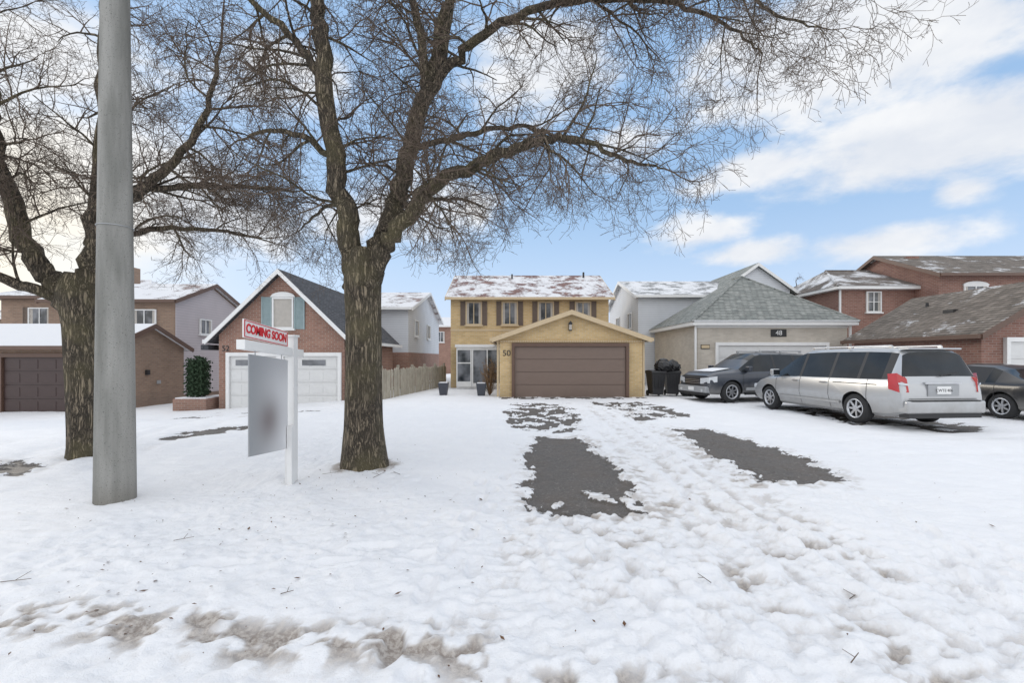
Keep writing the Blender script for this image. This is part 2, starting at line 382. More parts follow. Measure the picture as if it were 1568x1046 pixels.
# =================================================================== FENCE
B=Obj('wooden_fence')
p0=Vector((-4.95,17.3,0)); p1=Vector((-3.75,26.0,0)); L=(p1-p0).length; d=(p1-p0)/L; nr=Vector((d.y,-d.x,0))
n=int(L/.14)
for i in range(n):
    a=p0+d*(i*.14); b_=a+d*.10; z1=1.12+random.uniform(-.05,.05)
    j=nr*random.uniform(-.015,.015); a=a+j; b_=b_+j
    B.prism('boards','wood',[a,b_,b_+Vector((0,0,z1)),(a+b_)/2+Vector((0,0,z1+.05)),a+Vector((0,0,z1))],nr*.022)
for i in range(6):
    a=p0+d*(i*L/5.2); a=a-nr*.1
    B.prism('posts','wood',[a,a+d*.1,a+d*.1+Vector((0,0,1.3)),a+Vector((0,0,1.3))],nr*.09)
for z in (.3,.9):
    a=p0-nr*.045; B.prism('rails','wood',[a+Vector((0,0,z)),a+Vector((0,0,z+.09)),a+d*L+Vector((0,0,z+.09)),a+d*L+Vector((0,0,z))],nr*.04)
for i in range(9):
    x=-4.95-i*.14-.1; B.box('boards','wood',x-.1,x,17.3,17.322,-.2,1.12+random.uniform(-.04,.04))
B.finish((-4.4,21,0))

# =================================================================== POLE (street lamp)
m,k,b=newmat('concrete_pole'); o=k.obj()
n=k.noise(k.mapping(o,(1,1,.12)),5,5,.6); n2=k.noise(o,90,2); n3=k.noise(o,30,2)
c=k.mix(k.ss(n,.3,.7),(.175,.175,.16),(.32,.315,.295)); c=k.mix(k.ss(n2,.60,.72),c,(.11,.11,.10)); c=k.mix(k.m('MULTIPLY',k.ss(k.xyz(o)[2],.35,-.05),.5),c,(.14,.125,.10))
k.put(b.inputs['Base Color'],c); b.inputs['Roughness'].default_value=.85
k.put(b.inputs['Normal'],k.bump(k.m('ADD',n2,n3),.6,.004)); MAT['pole']=m
B=Obj('street_lamp')
B.cyl('pole','pole',(-4.42,5.07,-.1),(-4.42,5.07,8.6),.190,.098,40)
B.cyl('arm','grey',(-4.42,5.07,8.4),(-4.42,2.9,9.0),.05,.035,12)
B.cyl('lamp_head','grey',(-4.42,3.0,8.98),(-4.42,2.3,9.05),.14,.09,12)
B.cyl('strap','grey',(-4.42,5.07,3.05),(-4.42,5.07,3.058),.167,.167,40)
B.finish((-4.42,5.07,0))

# =================================================================== REAL ESTATE SIGN
m,k,b=newmat('sign_board_print'); o=k.obj(); x=k.xyz(o)
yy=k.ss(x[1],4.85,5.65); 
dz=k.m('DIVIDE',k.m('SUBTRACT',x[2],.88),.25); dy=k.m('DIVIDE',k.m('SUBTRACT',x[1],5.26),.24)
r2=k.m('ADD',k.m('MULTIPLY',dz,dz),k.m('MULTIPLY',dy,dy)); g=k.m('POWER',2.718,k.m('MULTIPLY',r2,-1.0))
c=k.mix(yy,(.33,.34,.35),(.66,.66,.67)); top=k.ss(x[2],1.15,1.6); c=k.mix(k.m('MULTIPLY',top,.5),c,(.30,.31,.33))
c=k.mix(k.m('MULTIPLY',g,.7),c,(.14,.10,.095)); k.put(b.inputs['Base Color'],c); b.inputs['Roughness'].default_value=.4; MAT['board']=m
B=Obj('real_estate_sign')
B.box('post','white',-2.87,-2.76,5.755,5.865,-.1,1.86)
B.prism('post_cap','white',[(-2.885,5.74,1.862),(-2.745,5.74,1.862),(-2.745,5.88,1.862),(-2.885,5.88,1.862)],(0,0,.03))
z=lambda y:1.79-.065*(y-4.72)
B.prism('arm','white',[(-2.86,4.72,z(4.72)),(-2.86,5.749,z(5.75)),(-2.86,5.749,z(5.75)-.1),(-2.86,4.72,z(4.72)-.1)],(.09,0,0))
B.prism('arm','white',[(-2.86,5.871,z(5.87)),(-2.86,6.05,z(6.05)),(-2.86,6.05,z(6.05)-.1),(-2.86,5.871,z(5.87)-.1)],(.09,0,0))
B.prism('hanging_board','board',[(-2.82,4.86,1.64),(-2.82,5.70,1.57),(-2.82,5.70,.46),(-2.82,4.86,.54)],(.012,0,0))
for y in (4.98,5.55): B.box('hook','grey',-2.817,-2.811,y,y+.01,1.56,z(y)-.09)
B.prism('rider','white',[(-2.82,4.76,2.01),(-2.82,5.70,1.925),(-2.82,5.70,1.735),(-2.82,4.76,1.815)],(.012,0,0))
def rline(a,b_,w):
    a=Vector(a);b_=Vector(b_); B.prism('rider_border','red',[a,b_,b_+Vector(w),a+Vector(w)],(.003,0,0))
rline((-2.806,4.77,2.002),(-2.806,5.69,1.918),(0,0,-.008)); rline((-2.806,4.77,1.830),(-2.806,5.69,1.750),(0,0,-.008))
rline((-2.806,4.77,1.993),(-2.806,4.77,1.831),(0,.012,0)); rline((-2.806,5.678,1.910),(-2.806,5.678,1.752),(0,.012,0))
B.box('post_stake','white',-2.80,-2.74,5.66,5.74,-.1,.75)
B.finish((-2.81,5.8,0))
t=text('COMING SOON',.135,(-2.804,5.23,1.872),(R(90),0,R(90)),'red',B.empty,'rider_text',bold=.0035,sx=.88)
q=Matrix.Rotation(R(-5.2),4,'X')
t.rotation_euler=(q@Matrix.Rotation(R(90),4,'Z')@Matrix.Rotation(R(90),4,'X')).to_euler()

# =================================================================== TREES
m,k,b=newmat('bark'); o=k.obj()
dn=k.new('ShaderNodeTexNoise'); k.put(dn.inputs['Vector'],k.mapping(o,(1,1,.5))); dn.inputs['Scale'].default_value=5; dn.inputs['Detail'].default_value=2
va=k.new('ShaderNodeVectorMath',operation='SCALE'); k.put(va.inputs[0],dn.outputs['Color']); va.inputs['Scale'].default_value=.10
vb=k.new('ShaderNodeVectorMath',operation='ADD'); k.put(vb.inputs[0],k.mapping(o,(1,1,.10))); k.put(vb.inputs[1],va.outputs[0])
n=k.noise(vb.outputs[0],26,5,.7); big=k.noise(o,1.7,3)
h=k.ss(k.m('ABSOLUTE',k.m('SUBTRACT',n,.5)),0.0,.11)
h2_=k.noise(o,60,2); hh=k.m('ADD',h,k.m('MULTIPLY',h2_,.5))
c=k.mix(k.ss(hh,.25,1.2),(.055,.044,.032),(.26,.21,.15)); c=k.mix(k.m('MULTIPLY',k.ss(big,.40,.7),.5),c,(.23,.20,.10))
k.put(b.inputs['Base Color'],c); b.inputs['Roughness'].default_value=.95; k.put(b.inputs['Normal'],k.bump(hh,1.0,.028)); MAT['bark']=m
m,k,b=newmat('twig_bark'); k.put(b.inputs['Base Color'],k.mix(k.noise(k.obj(),4,1),(.06,.045,.036),(.17,.125,.09))); b.inputs['Roughness'].default_value=.9; MAT['twig']=m

def catmull(P,Rr,sub):
    out=[];rr=[]
    n=len(P)
    for i in range(n-1):
        a=P[max(i-1,0)];b_=P[i];c=P[i+1];d=P[min(i+2,n-1)]
        for j in range(sub):
            t=j/sub
            out.append(.5*((2*b_)+(c-a)*t+(2*a-5*b_+4*c-d)*t*t+(3*b_-a-3*c+d)*t**3)); rr.append(Rr[i]*(1-t)+Rr[i+1]*t)
    out.append(P[-1]); rr.append(Rr[-1]); return out,rr
class Tree:
    def __init__(s,name,minz): s.name=name; s.V=[];s.F=[];s.M=[]; s.minz=minz; s.rng=random.Random(5)
    def tube(s,pts,rads,n,mat,furrow=0):
        V=s.V;F=s.F; base=len(V); up=None; m=len(pts)
        for i in range(m):
            d=(pts[min(i+1,m-1)]-pts[max(i-1,0)]).normalized()
            if up is None: up=d.orthogonal().normalized()
            else:
                up=(up-d*up.dot(d)); up=up.normalized() if up.length>1e-5 else d.orthogonal().normalized()
            w=d.cross(up); p=pts[i]; r=rads[i]
            for j in range(n):
                t=6.28318*j/n; rr=r
                if furrow: rr=r*(1+furrow*(math.sin(t*5+i*.15)*.5+math.sin(t*9-i*.22)*.35+ (.6*((j*7)%3-1)*.5)))
                V.append(p+(up*math.cos(t)+w*math.sin(t))*rr)
        for i in range(m-1):
            o=base+i*n
            for j in range(n):
                k2=(j+1)%n; F.append((o+j,o+k2,o+n+k2,o+n+j)); s.M.append(mat)
    def grow(s,p,d,L,r,lv):
        g=s.rng; seg=(.16,.13,.10,.075,.06)[lv]; n=max(3 if lv<4 else 2,int(L/seg)); st=L/n
        pts=[p.copy()]; rads=[r]; d=d.normalized(); cur=p.copy()
        dirs=[d.copy()]
        bend=Vector((g.gauss(0,1),g.gauss(0,1),g.gauss(0,1)))*.05
        for i in range(n):
            j=.17 if lv<2 else .22
            d=d+Vector((g.gauss(0,j),g.gauss(0,j),g.gauss(0,j)))+bend
            d.z+= -.05 if i<n*.65 else .04
            if cur.z<s.minz: d.z+=.25
            d.normalize(); cur=cur+d*st; pts.append(cur.copy()); dirs.append(d.copy()); rads.append(max(.0024,r*(1-.72*(i+1)/n)))
        s.tube(pts,rads,(7,5,4,3,3)[lv],1 if lv>0 else 0)
        if lv>=4: return
        spacing=(.155,.12,.095,.09)[lv]; nc=int(L/spacing*.9)
        for c in range(nc):
            t=.12+.88*(c+g.random())/max(nc,1)
            if t>1: t=1
            f=t*n; i=min(int(f),n-1); q=pts[i].lerp(pts[i+1],f-i); dd=dirs[i]
            ax=Vector((g.gauss(0,1),g.gauss(0,1),g.gauss(0,1))); ax=(ax-dd*ax.dot(dd)).normalized()
            ang=R(g.uniform(32,68)); nd=dd*math.cos(ang)+ax*math.sin(ang)
            cl=(1.0,.58,.32,.17)[lv]*g.uniform(.5,1.15)*(1.15-.55*t)
            rr=min(rads[i]*.7,(.0125,.0068,.0044,.0031)[lv])
            s.grow(q,nd,cl,rr,lv+1)
    def limb(s,P,Rr,start=.15,spread=1.0,dens=.26,L0=1.5,sides=12,furrow=.05):
        P=[Vector(p) for p in P]; pts,rads=catmull(P,Rr,6)
        g=s.rng
        for i in range(1,len(pts)-1):
            a=.12*rads[i]+.012; pts[i]=pts[i]+Vector((g.gauss(0,a),g.gauss(0,a),g.gauss(0,a)))
        s.tube(pts,rads,sides,0,furrow)
        cum=[0]
        for i in range(1,len(pts)): cum.append(cum[-1]+(pts[i]-pts[i-1]).length)
        tot=cum[-1]; t=tot*start
        while t<tot:
            i=max(j for j in range(len(cum)) if cum[j]<=t); i=min(i,len(pts)-2)
            q=pts[i]; dd=(pts[i+1]-pts[i]).normalized()
            ax=Vector((g.gauss(0,1),g.gauss(0,.8),g.gauss(0,.9))); ax=(ax-dd*ax.dot(dd)).normalized()
            ang=R(g.uniform(35,75)); nd=dd*math.cos(ang)+ax*math.sin(ang)
            s.grow(q,nd,L0*g.uniform(.5,1.2)*(1.1-.4*t/tot),min(rads[i]*.5,.022),0)
            t+=dens*g.uniform(.6,1.5)
        s.grow(pts[-1],(pts[-1]-pts[-2]),L0*.6,rads[-1],1)
    def finish(s,loc):
        me=bpy.data.meshes.new(s.name); l=Vector(loc); me.from_pydata([v-l for v in s.V],[],s.F)
        me.materials.append(MAT['bark']); me.materials.append(MAT['twig']); me.polygons.foreach_set('material_index',s.M)
        me.polygons.foreach_set('use_smooth',[True]*len(s.F))
        o=bpy.data.objects.new(s.name,me); scene.collection.objects.link(o); o.location=loc; return o
T=Tree('bare_locust_tree',3.0)
pts,rads=catmull([Vector(p) for p in [(-2.08,6.45,-.12),(-2.09,6.46,.12),(-2.11,6.48,.6),(-2.12,6.5,1.3),(-2.12,6.5,2.1),(-2.13,6.5,2.7),(-2.10,6.5,3.15)]],[.42,.325,.27,.25,.24,.26,.20],8)
T.tube(pts,rads,36,0,.05)
T.limb([(-2.18,6.5,2.5),(-2.26,6.48,3.0),(-2.38,6.42,3.7),(-2.53,6.4,4.65),(-2.66,6.35,5.77),(-2.71,6.3,6.7),(-2.8,6.2,8.2)],[.16,.165,.14,.125,.11,.09,.04],.28)
T.limb([(-2.05,6.5,2.6),(-1.93,6.55,3.1),(-1.73,6.65,3.72),(-1.53,6.75,4.56),(-1.29,6.8,5.58),(-1.08,6.9,6.32),(-.8,7.0,7.8)],[.16,.17,.145,.125,.115,.09,.04],.28)
T.limb([(-2.0,6.42,2.7),(-1.85,6.38,3.05),(-1.53,6.3,3.49),(-1.10,6.2,3.93),(-.55,6.15,4.2),(.06,6.1,4.42),(.61,6.1,4.56),(1.08,6.1,4.48),(1.54,6.1,4.26),(2.0,6.0,4.1)],[.12,.125,.11,.095,.08,.066,.05,.036,.024,.012],.25,dens=.20,L0=1.3)
T.limb([(-1.33,6.8,5.4),(-.9,6.7,5.95),(-.3,6.5,6.3),(.5,6.3,6.5),(1.4,6.2,6.5),(2.2,6.1,6.35),(2.9,6.0,5.95),(3.3,6.0,5.6)],[.085,.07,.06,.05,.042,.032,.02,.01],.15,dens=.24,L0=1.3)
T.limb([(-1.2,6.85,6.0),(-.7,6.3,6.9),(.6,5.9,7.3),(2.2,5.7,7.1),(3.4,5.7,6.75),(4.4,5.7,6.55)],[.07,.06,.05,.035,.02,.01],.3,dens=.26,L0=1.1)
T.limb([(.9,5.9,7.28),(1.8,5.6,6.7),(2.5,5.4,6.1),(3.1,5.3,5.6),(3.6,5.3,5.45)],[.035,.03,.024,.016,.008],.1,dens=.24,L0=1.0)
T.limb([(-1.50,6.75,4.7),(-1.0,6.95,4.95),(-.4,7.2,5.2),(.3,7.4,5.35),(1.0,7.6,5.2),(1.6,7.8,5.0)],[.05,.045,.038,.03,.02,.01],.2,dens=.26,L0=1.3)
T.limb([(-2.5,6.4,4.4),(-2.95,6.5,4.75),(-3.5,6.6,4.9),(-4.1,6.8,4.85)],[.05,.04,.03,.012],.15,dens=.25,L0=1.3)
T.limb([(-2.62,6.4,5.4),(-3.0,6.3,6.0),(-3.6,6.2,6.5),(-4.2,6.1,6.8)],[.06,.05,.035,.015],.15,dens=.26,L0=1.3)
T.limb([(-2.33,6.42,3.5),(-2.6,6.9,3.9),(-3.1,7.4,4.0),(-3.7,7.9,3.8)],[.04,.034,.026,.01],.2,dens=.24,L0=1.2)
T.limb([(-1.75,6.6,3.7),(-1.5,7.3,4.1),(-1.0,8.0,4.4),(-.4,8.6,4.4)],[.045,.038,.028,.01],.2,dens=.27,L0=1.2)
T.limb([(-1.25,6.8,5.7),(-1.35,6.5,6.4),(-1.6,6.2,7.2)],[.07,.06,.03],.1,dens=.3,L0=1.2)
T.finish((-2.08,6.48,0))
T=Tree('bare_locust_tree',3.1)
pts,rads=catmull([Vector(p) for p in [(-7.03,7.57,-.15),(-7.05,7.57,.15),(-7.10,7.57,1.0),(-7.17,7.57,2.1),(-7.23,7.57,2.66),(-7.2,7.57,3.0)]],[.34,.27,.24,.235,.27,.18],8)
T.tube(pts,rads,32,0,.045)
T.limb([(-7.3,7.55,2.4),(-7.55,7.5,2.85),(-7.86,7.45,3.25),(-8.19,7.4,4.3),(-8.4,7.3,5.16),(-8.7,7.2,6.6)],[.15,.16,.145,.12,.09,.04],.3,dens=.3)
T.limb([(-7.4,7.5,2.6),(-7.8,7.2,2.75),(-8.3,7.0,3.0),(-9.0,6.9,3.3)],[.09,.08,.06,.02],.3,dens=.32,L0=1.2)
T.limb([(-7.15,7.6,2.5),(-7.05,7.6,3.1),(-6.99,7.62,3.75),(-6.94,7.65,4.8),(-6.9,7.7,6.2),(-6.9,7.7,7.7)],[.15,.155,.13,.11,.085,.05],.3,dens=.28)
T.limb([(-7.0,7.6,3.3),(-6.8,7.55,3.72),(-6.4,7.5,4.18),(-5.9,7.45,4.46),(-5.36,7.4,4.94),(-4.9,7.3,5.6),(-4.6,7.2,6.6)],[.11,.11,.095,.08,.06,.045,.02],.25,dens=.24)
T.limb([(-6.1,7.45,4.35),(-5.6,7.7,4.5),(-4.7,8.0,4.6),(-3.85,8.2,4.6)],[.06,.05,.035,.012],.1,dens=.22,L0=1.4)
T.limb([(-7.0,7.6,3.5),(-6.5,8.2,3.9),(-5.8,8.9,4.1),(-5.0,9.4,4.0)],[.06,.05,.035,.012],.2,dens=.25,L0=1.4)
T.limb([(-8.2,7.4,4.3),(-7.9,7.0,5.0),(-7.6,6.7,5.8),(-7.4,6.5,6.6)],[.06,.05,.04,.02],.15,dens=.3,L0=1.3)
T.finish((-7.05,7.57,0))
for (x,y,h) in ((22.5,36,8.4),(21.0,40,8.6),(-7.2,60,8)):
    T=Tree('distant_bare_tree',2); 
    T.limb([(x,y,0),(x,y,3),(x+.2,y,5.5),(x,y,h-1)],[.25,.18,.1,.03],.5,dens=.9,L0=2.2,sides=8)
    T.finish((x,y,0))

# =================================================================== SHRUBS, POTS, BINS
MAT['green']=simple('evergreen_leaf',(.025,.05,.022),.8,var=.5,scale=8)
MAT['dry']=simple('dry_stems',(.20,.12,.06),.9,var=.4)
MAT['pot']=simple('pot_charcoal',(.05,.055,.07),.6)
def leafball(B,part,mat,c,rx,ry,rz,n,s):
    g=random.Random(3)
    for i in range(n):
        while True:
            v=Vector((g.uniform(-1,1),g.uniform(-1,1),g.uniform(-1,1)))
            if .3<v.length<1: break
        bump=.85+.25*math.sin(v.x*7+v.z*9)
        p=Vector(c)+Vector((v.x*rx,v.y*ry,v.z*rz))*bump; a=Vector((g.gauss(0,1),g.gauss(0,1),g.gauss(0,1))).normalized(); b_=a.orthogonal().normalized()
        B.mesh(part,mat,[p-a*s,p+b_*s*.4,p+a*s,p-b_*s*.4],[(0,1,2,3)])
B=Obj('evergreen_shrub')
for q in range(4): leafball(B,'foliage','green',(-12.15,17.6,.35+q*.33),.46,.4,.32,900,.07)
B.cyl('stem','bark',(-12.15,17.6,-.3),(-12.15,17.6,.8),.05,.03,8)
B.finish((-12.15,17.6,0))
B=Obj('brick_planter'); B.box('box','rbrick',-12.75,-11.5,17.1,18.1,-.5,.05); B.box('soil','snow',-12.7,-11.55,17.15,18.05,.05,.09); B.finish((-12.1,17.6,-.3))
for x,y in ((-2.95,19.6),(-1.3,19.3)):
    B=Obj('planter_pot'); B.prism('pot','pot',[(x-.15,y-.15,0),(x+.15,y-.15,0),(x+.15,y+.15,0),(x-.15,y+.15,0)],(0,0,.02))
    z0,z1,a,b_=.02,.52,.15,.21
    B.mesh('pot','pot',[(x-a,y-a,z0),(x+a,y-a,z0),(x+a,y+a,z0),(x-a,y+a,z0),(x-b_,y-b_,z1),(x+b_,y-b_,z1),(x+b_,y+b_,z1),(x-b_,y+b_,z1)],[(0,1,5,4),(1,2,6,5),(2,3,7,6),(3,0,4,7),(4,5,6,7)])
    B.box('snow_fill','snow',x-.17,x+.17,y-.17,y+.17,.50,.55); B.finish((x,y,0))
B=Obj('dry_shrub'); g=random.Random(4)
for i in range(120):
    a=g.uniform(0,6.28); r=g.uniform(.1,.5); z=g.uniform(.7,1.7)*(1.1-r*.6); B.cyl('stems','dry',(-.95,19.3,0),(-.95+r*math.cos(a),19.3+r*math.sin(a),z),.008,.004,3)
leafball(B,'leaves','dry',(-.95,19.3,.95),.42,.35,.6,500,.035)
B.finish((-.95,19.3,0))
def bin_(x,y,rz):
    B=Obj('garbage_bin')
    v=[(-.22,-.25,.08),(.22,-.25,.08),(.22,.25,.08),(-.22,.25,.08),(-.29,-.33,.98),(.29,-.33,.98),(.29,.36,.98),(-.29,.36,.98)]
    B.mesh('body','dark',v,[(0,1,5,4),(1,2,6,5),(2,3,7,6),(3,0,4,7),(0,3,2,1),(4,5,6,7)])
    B.box('rim','dark',-.31,.31,-.35,.38,.94,.99)
    B.prism('lid','dark',[(-.31,-.38,.992),(-.31,.4,.992),(-.31,.36,1.06),(-.31,0,1.09),(-.31,-.34,1.05)],(.62,0,0))
    B.cyl('handle','dark',(-.25,.42,.97),(.25,.42,.97),.02,.02,8)
    for sx in (-.27,.22): B.cyl('wheel','rubber',(sx,.27,.12),(sx+.05,.27,.12),.12,.12,16)
    for i in (-.15,0,.15): B.box('ribs','dark',i-.015,i+.015,-.33,-.30,.35,.9)
    B.finish((x,y,0),rz,True,.008)
bin_(6.0,19.0,.1); bin_(6.75,19.2,-.15)
MAT['bag']=simple('garbage_bag_black',(.015,.015,.016),.25)
def blob(name,c,r,mat,seed):
    me=bpy.data.meshes.new(name); bm=bmesh.new(); bmesh.ops.create_icosphere(bm,subdivisions=4,radius=1)
    g=random.Random(seed); ph=[g.uniform(0,6) for _ in range(6)]
    for v in bm.verts:
        a=v.co.copy(); f=1+.08*math.sin(a.x*9+ph[0])*math.sin(a.y*8+ph[1])+.05*math.sin(a.z*15+a.x*11+ph[2])+.03*math.sin(a.y*25+ph[3])
        if a.z>.8: f+=(a.z-.8)*1.2
        v.co=Vector((a.x*r[0],a.y*r[1],a.z*r[2]))*f
    for fc in bm.faces: fc.smooth=True
    bm.to_mesh(me); bm.free(); me.materials.append(MAT[mat]); o=bpy.data.objects.new(name,me); o.location=c; scene.collection.objects.link(o)
blob('garbage_bag',(6.3,18.95,1.25),(.36,.3,.26),'bag',1); blob('garbage_bag',(6.75,19.1,1.22),(.3,.3,.24),'bag',2); blob('garbage_bag',(7.35,19.0,.3),(.4,.35,.32),'bag',3)

# =================================================================== VEHICLES
def section(st):
    x,zb,zbelt,zt,wb,wm,wt=st; h=zt-zbelt; g=min(1,h/.6)
    return [(0,zb),(wb*.9,zb),(wb,zb+.07),(wm,zb+(zbelt-zb)*.5),(wm-.015,zbelt-.10),(wm-.05,zbelt),(wt+(wm-.05-wt)*.10,zt-h*.13),(wt-.10,zt-.025*g),(wt*.5,zt-.004*g),(0,zt)]
def interp(S,x):
    for i in range(len(S)-1):
        a,b_=S[i],S[i+1]
        if b_[0]<=x<=a[0]:
            t=(a[0]-x)/(a[0]-b_[0]+1e-9); return tuple(p*(1-t)+q*t for p,q in zip(a,b_))
    return S[-1]
def car(name,S,side,ws,rg,pmat,loc,rot,wheels,wr,details,pillars=(),scale=1):
    NP=10; V=[];F=[];M=[]
    full=[]
    for st in S:
        h=section(st); ring=[(st[0],y,z) for y,z in h]+[(st[0],-y,z) for y,z in h[-2:0:-1]]; full.append(ring)
    n=len(full[0])
    for r in full: V+=r
    for i in range(len(S)-1):
        for j in range(n):
            j2=(j+1)%n; F.append((i*n+j,i*n+j2,(i+1)*n+j2,(i+1)*n+j))
            row=j if j<9 else 17-j
            mi=0
            if row==5 and i in side: mi=1
            if row in(6,7,8) and i in (ws,rg): mi=1
            if row==5 and i in pillars: mi=2
            if row in (0,): mi=2
            M.append(mi)
    F.append(tuple(range(n-1,-1,-1))); M.append(0); F.append(tuple((len(S)-1)*n+j for j in range(n))); M.append(0)
    me=bpy.data.meshes.new('body'); me.from_pydata(V,[],F)
    mats=[MAT[pmat],MAT['cglass'],MAT['dark']]
    for q in mats: me.materials.append(q)
    me.polygons.foreach_set('material_index',M)
    bm=bmesh.new(); bm.from_mesh(me); bmesh.ops.recalc_face_normals(bm,faces=bm.faces); bm.to_mesh(me); bm.free()
    body=bpy.data.objects.new('body',me); scene.collection.objects.link(body)
    wmx=max(s[5] for s in S)
    cm=bpy.data.meshes.new('cut'); bm=bmesh.new()
    for wx in wheels:
        for sg in (-1,1):
            mt=Matrix.Translation((wx,sg*(wmx-.1),wr))@Matrix.Rotation(R(90),4,'X')
            bmesh.ops.create_cone(bm,cap_ends=True,segments=36,radius1=wr+.055,radius2=wr+.055,depth=.42,matrix=mt)
    for f_ in bm.faces: f_.material_index=2
    bm.to_mesh(cm); bm.free()
    for q in mats: cm.materials.append(q)
    cut=bpy.data.objects.new('cut',cm); scene.collection.objects.link(cut)
    md=body.modifiers.new('x','BOOLEAN'); md.object=cut; md.operation='DIFFERENCE'; md.solver='EXACT'
    dg=bpy.context.evaluated_depsgraph_get(); nm=bpy.data.meshes.new_from_object(body.evaluated_get(dg)); body.modifiers.clear(); body.data=nm
    bpy.data.objects.remove(cut)
    nm.polygons.foreach_set('use_smooth',[True]*len(nm.polygons)); nm.set_sharp_from_angle(angle=R(28))
    B=Obj(name)
    for wx in wheels:
        for sg in (-1,1):
            yo=sg*(wmx-.03); prof=[(wr*.62,0),(wr*.93,.0),(wr,-.035),(wr,-.18),(wr*.93,-.215),(wr*.5,-.215)]
            nn=36; vs=[];fs=[]
            for i in range(nn):
                t=2*math.pi*i/nn
                for r,o in prof: vs.append((wx+r*math.cos(t),yo+sg*o,wr+r*math.sin(t)))
            kk=len(prof)
            for i in range(nn):
                for j in range(kk-1): fs.append((i*kk+j,i*kk+j+1,((i+1)%nn)*kk+j+1,((i+1)%nn)*kk+j))
            B.mesh('tyres','rubber',vs,fs,True)
            B.cyl('rims','dark',(wx,yo-sg*.09,wr),(wx,yo-sg*.10,wr),wr*.63,wr*.63,36)
            vs=[];fs=[]
            pr=[(wr*.66,-.002),(wr*.66,.006),(wr*.58,.004),(wr*.57,-.07)]
            for i in range(nn):
                t=2*math.pi*i/nn
                for r,o in pr: vs.append((wx+r*math.cos(t),yo+sg*o,wr+r*math.sin(t)))
            for i in range(nn):
                for j in range(3): fs.append((i*4+j,i*4+j+1,((i+1)%nn)*4+j+1,((i+1)%nn)*4+j))
            B.mesh('rims','chrome',vs,fs,True)
            B.cyl('rims','chrome',(wx,yo-sg*.06,wr),(wx,yo-sg*.012,wr),wr*.17,wr*.13,16)
            for q in range(7):
                t=2*math.pi*q/7; c,s_=math.cos(t),math.sin(t); w=.028
                def pp(r,ww,o): return (wx+r*c-ww*s_,yo+sg*o,wr+r*s_+ww*c)
                a=[pp(wr*.1,w,-.02),pp(wr*.6,w*.75,-.008),pp(wr*.6,-w*.75,-.008),pp(wr*.1,-w,-.02)]
                B.prism('rims','chrome',a,(0,-sg*.03,0))
    def strip(x,r0,r1,mat='dark',w=.006,part='door_seams'):
        for sg in (-1,1):
            s0=section(interp(S,x+w)); s1=section(interp(S,x-w))
            for r in range(r0,r1):
                a=(x+w,sg*(s0[r][0]+.003),s0[r][1]);b_=(x+w,sg*(s0[r+1][0]+.003),s0[r+1][1]);c=(x-w,sg*(s1[r+1][0]+.003),s1[r+1][1]);d=(x-w,sg*(s1[r][0]+.003),s1[r][1])
                B.mesh(part,mat,[a,b_,c,d],[(0,1,2,3)])
    details(B,S,strip,wmx)
    e=B.finish(loc,rot,True)
    e.scale=(scale,)*3
    body.parent=e
    return B
def side_detail(B,x0,x1,z,y,h=.05,mat='dark',t=.02,part='side_trim'):
    for sg in (-1,1):
        a,b_=sorted((sg*(y-.02),sg*(y+t))); B.box(part,mat,x0,x1,a,b_,z,z+h)
# --- van
SV=[(2.56,.30,.56,.60,.62,.70,.50),(2.44,.24,.70,.74,.78,.86,.62),(2.1,.22,.84,.92,.85,.95,.70),(1.7,.22,.93,1.04,.88,.985,.72),(1.45,.22,.97,1.12,.9,.99,.70),
(.95,.22,1.0,1.48,.9,.995,.68),(.55,.22,1.01,1.70,.9,.995,.66),(.40,.22,1.02,1.735,.9,.995,.66),(-.10,.22,1.02,1.755,.9,.995,.66),(-.62,.22,1.03,1.76,.9,.995,.66),(-.70,.22,1.03,1.76,.9,.995,.66),(-1.45,.22,1.04,1.755,.9,.995,.66),(-1.53,.22,1.04,1.755,.9,.995,.66),
(-2.08,.24,1.05,1.73,.9,.99,.655),(-2.26,.26,1.06,1.70,.9,.98,.65),(-2.32,.28,1.06,1.655,.9,.975,.66),(-2.46,.30,1.07,1.13,.88,.955,.84),(-2.53,.31,.95,1.0,.87,.945,.84),(-2.56,.33,.80,.84,.86,.93,.84)]
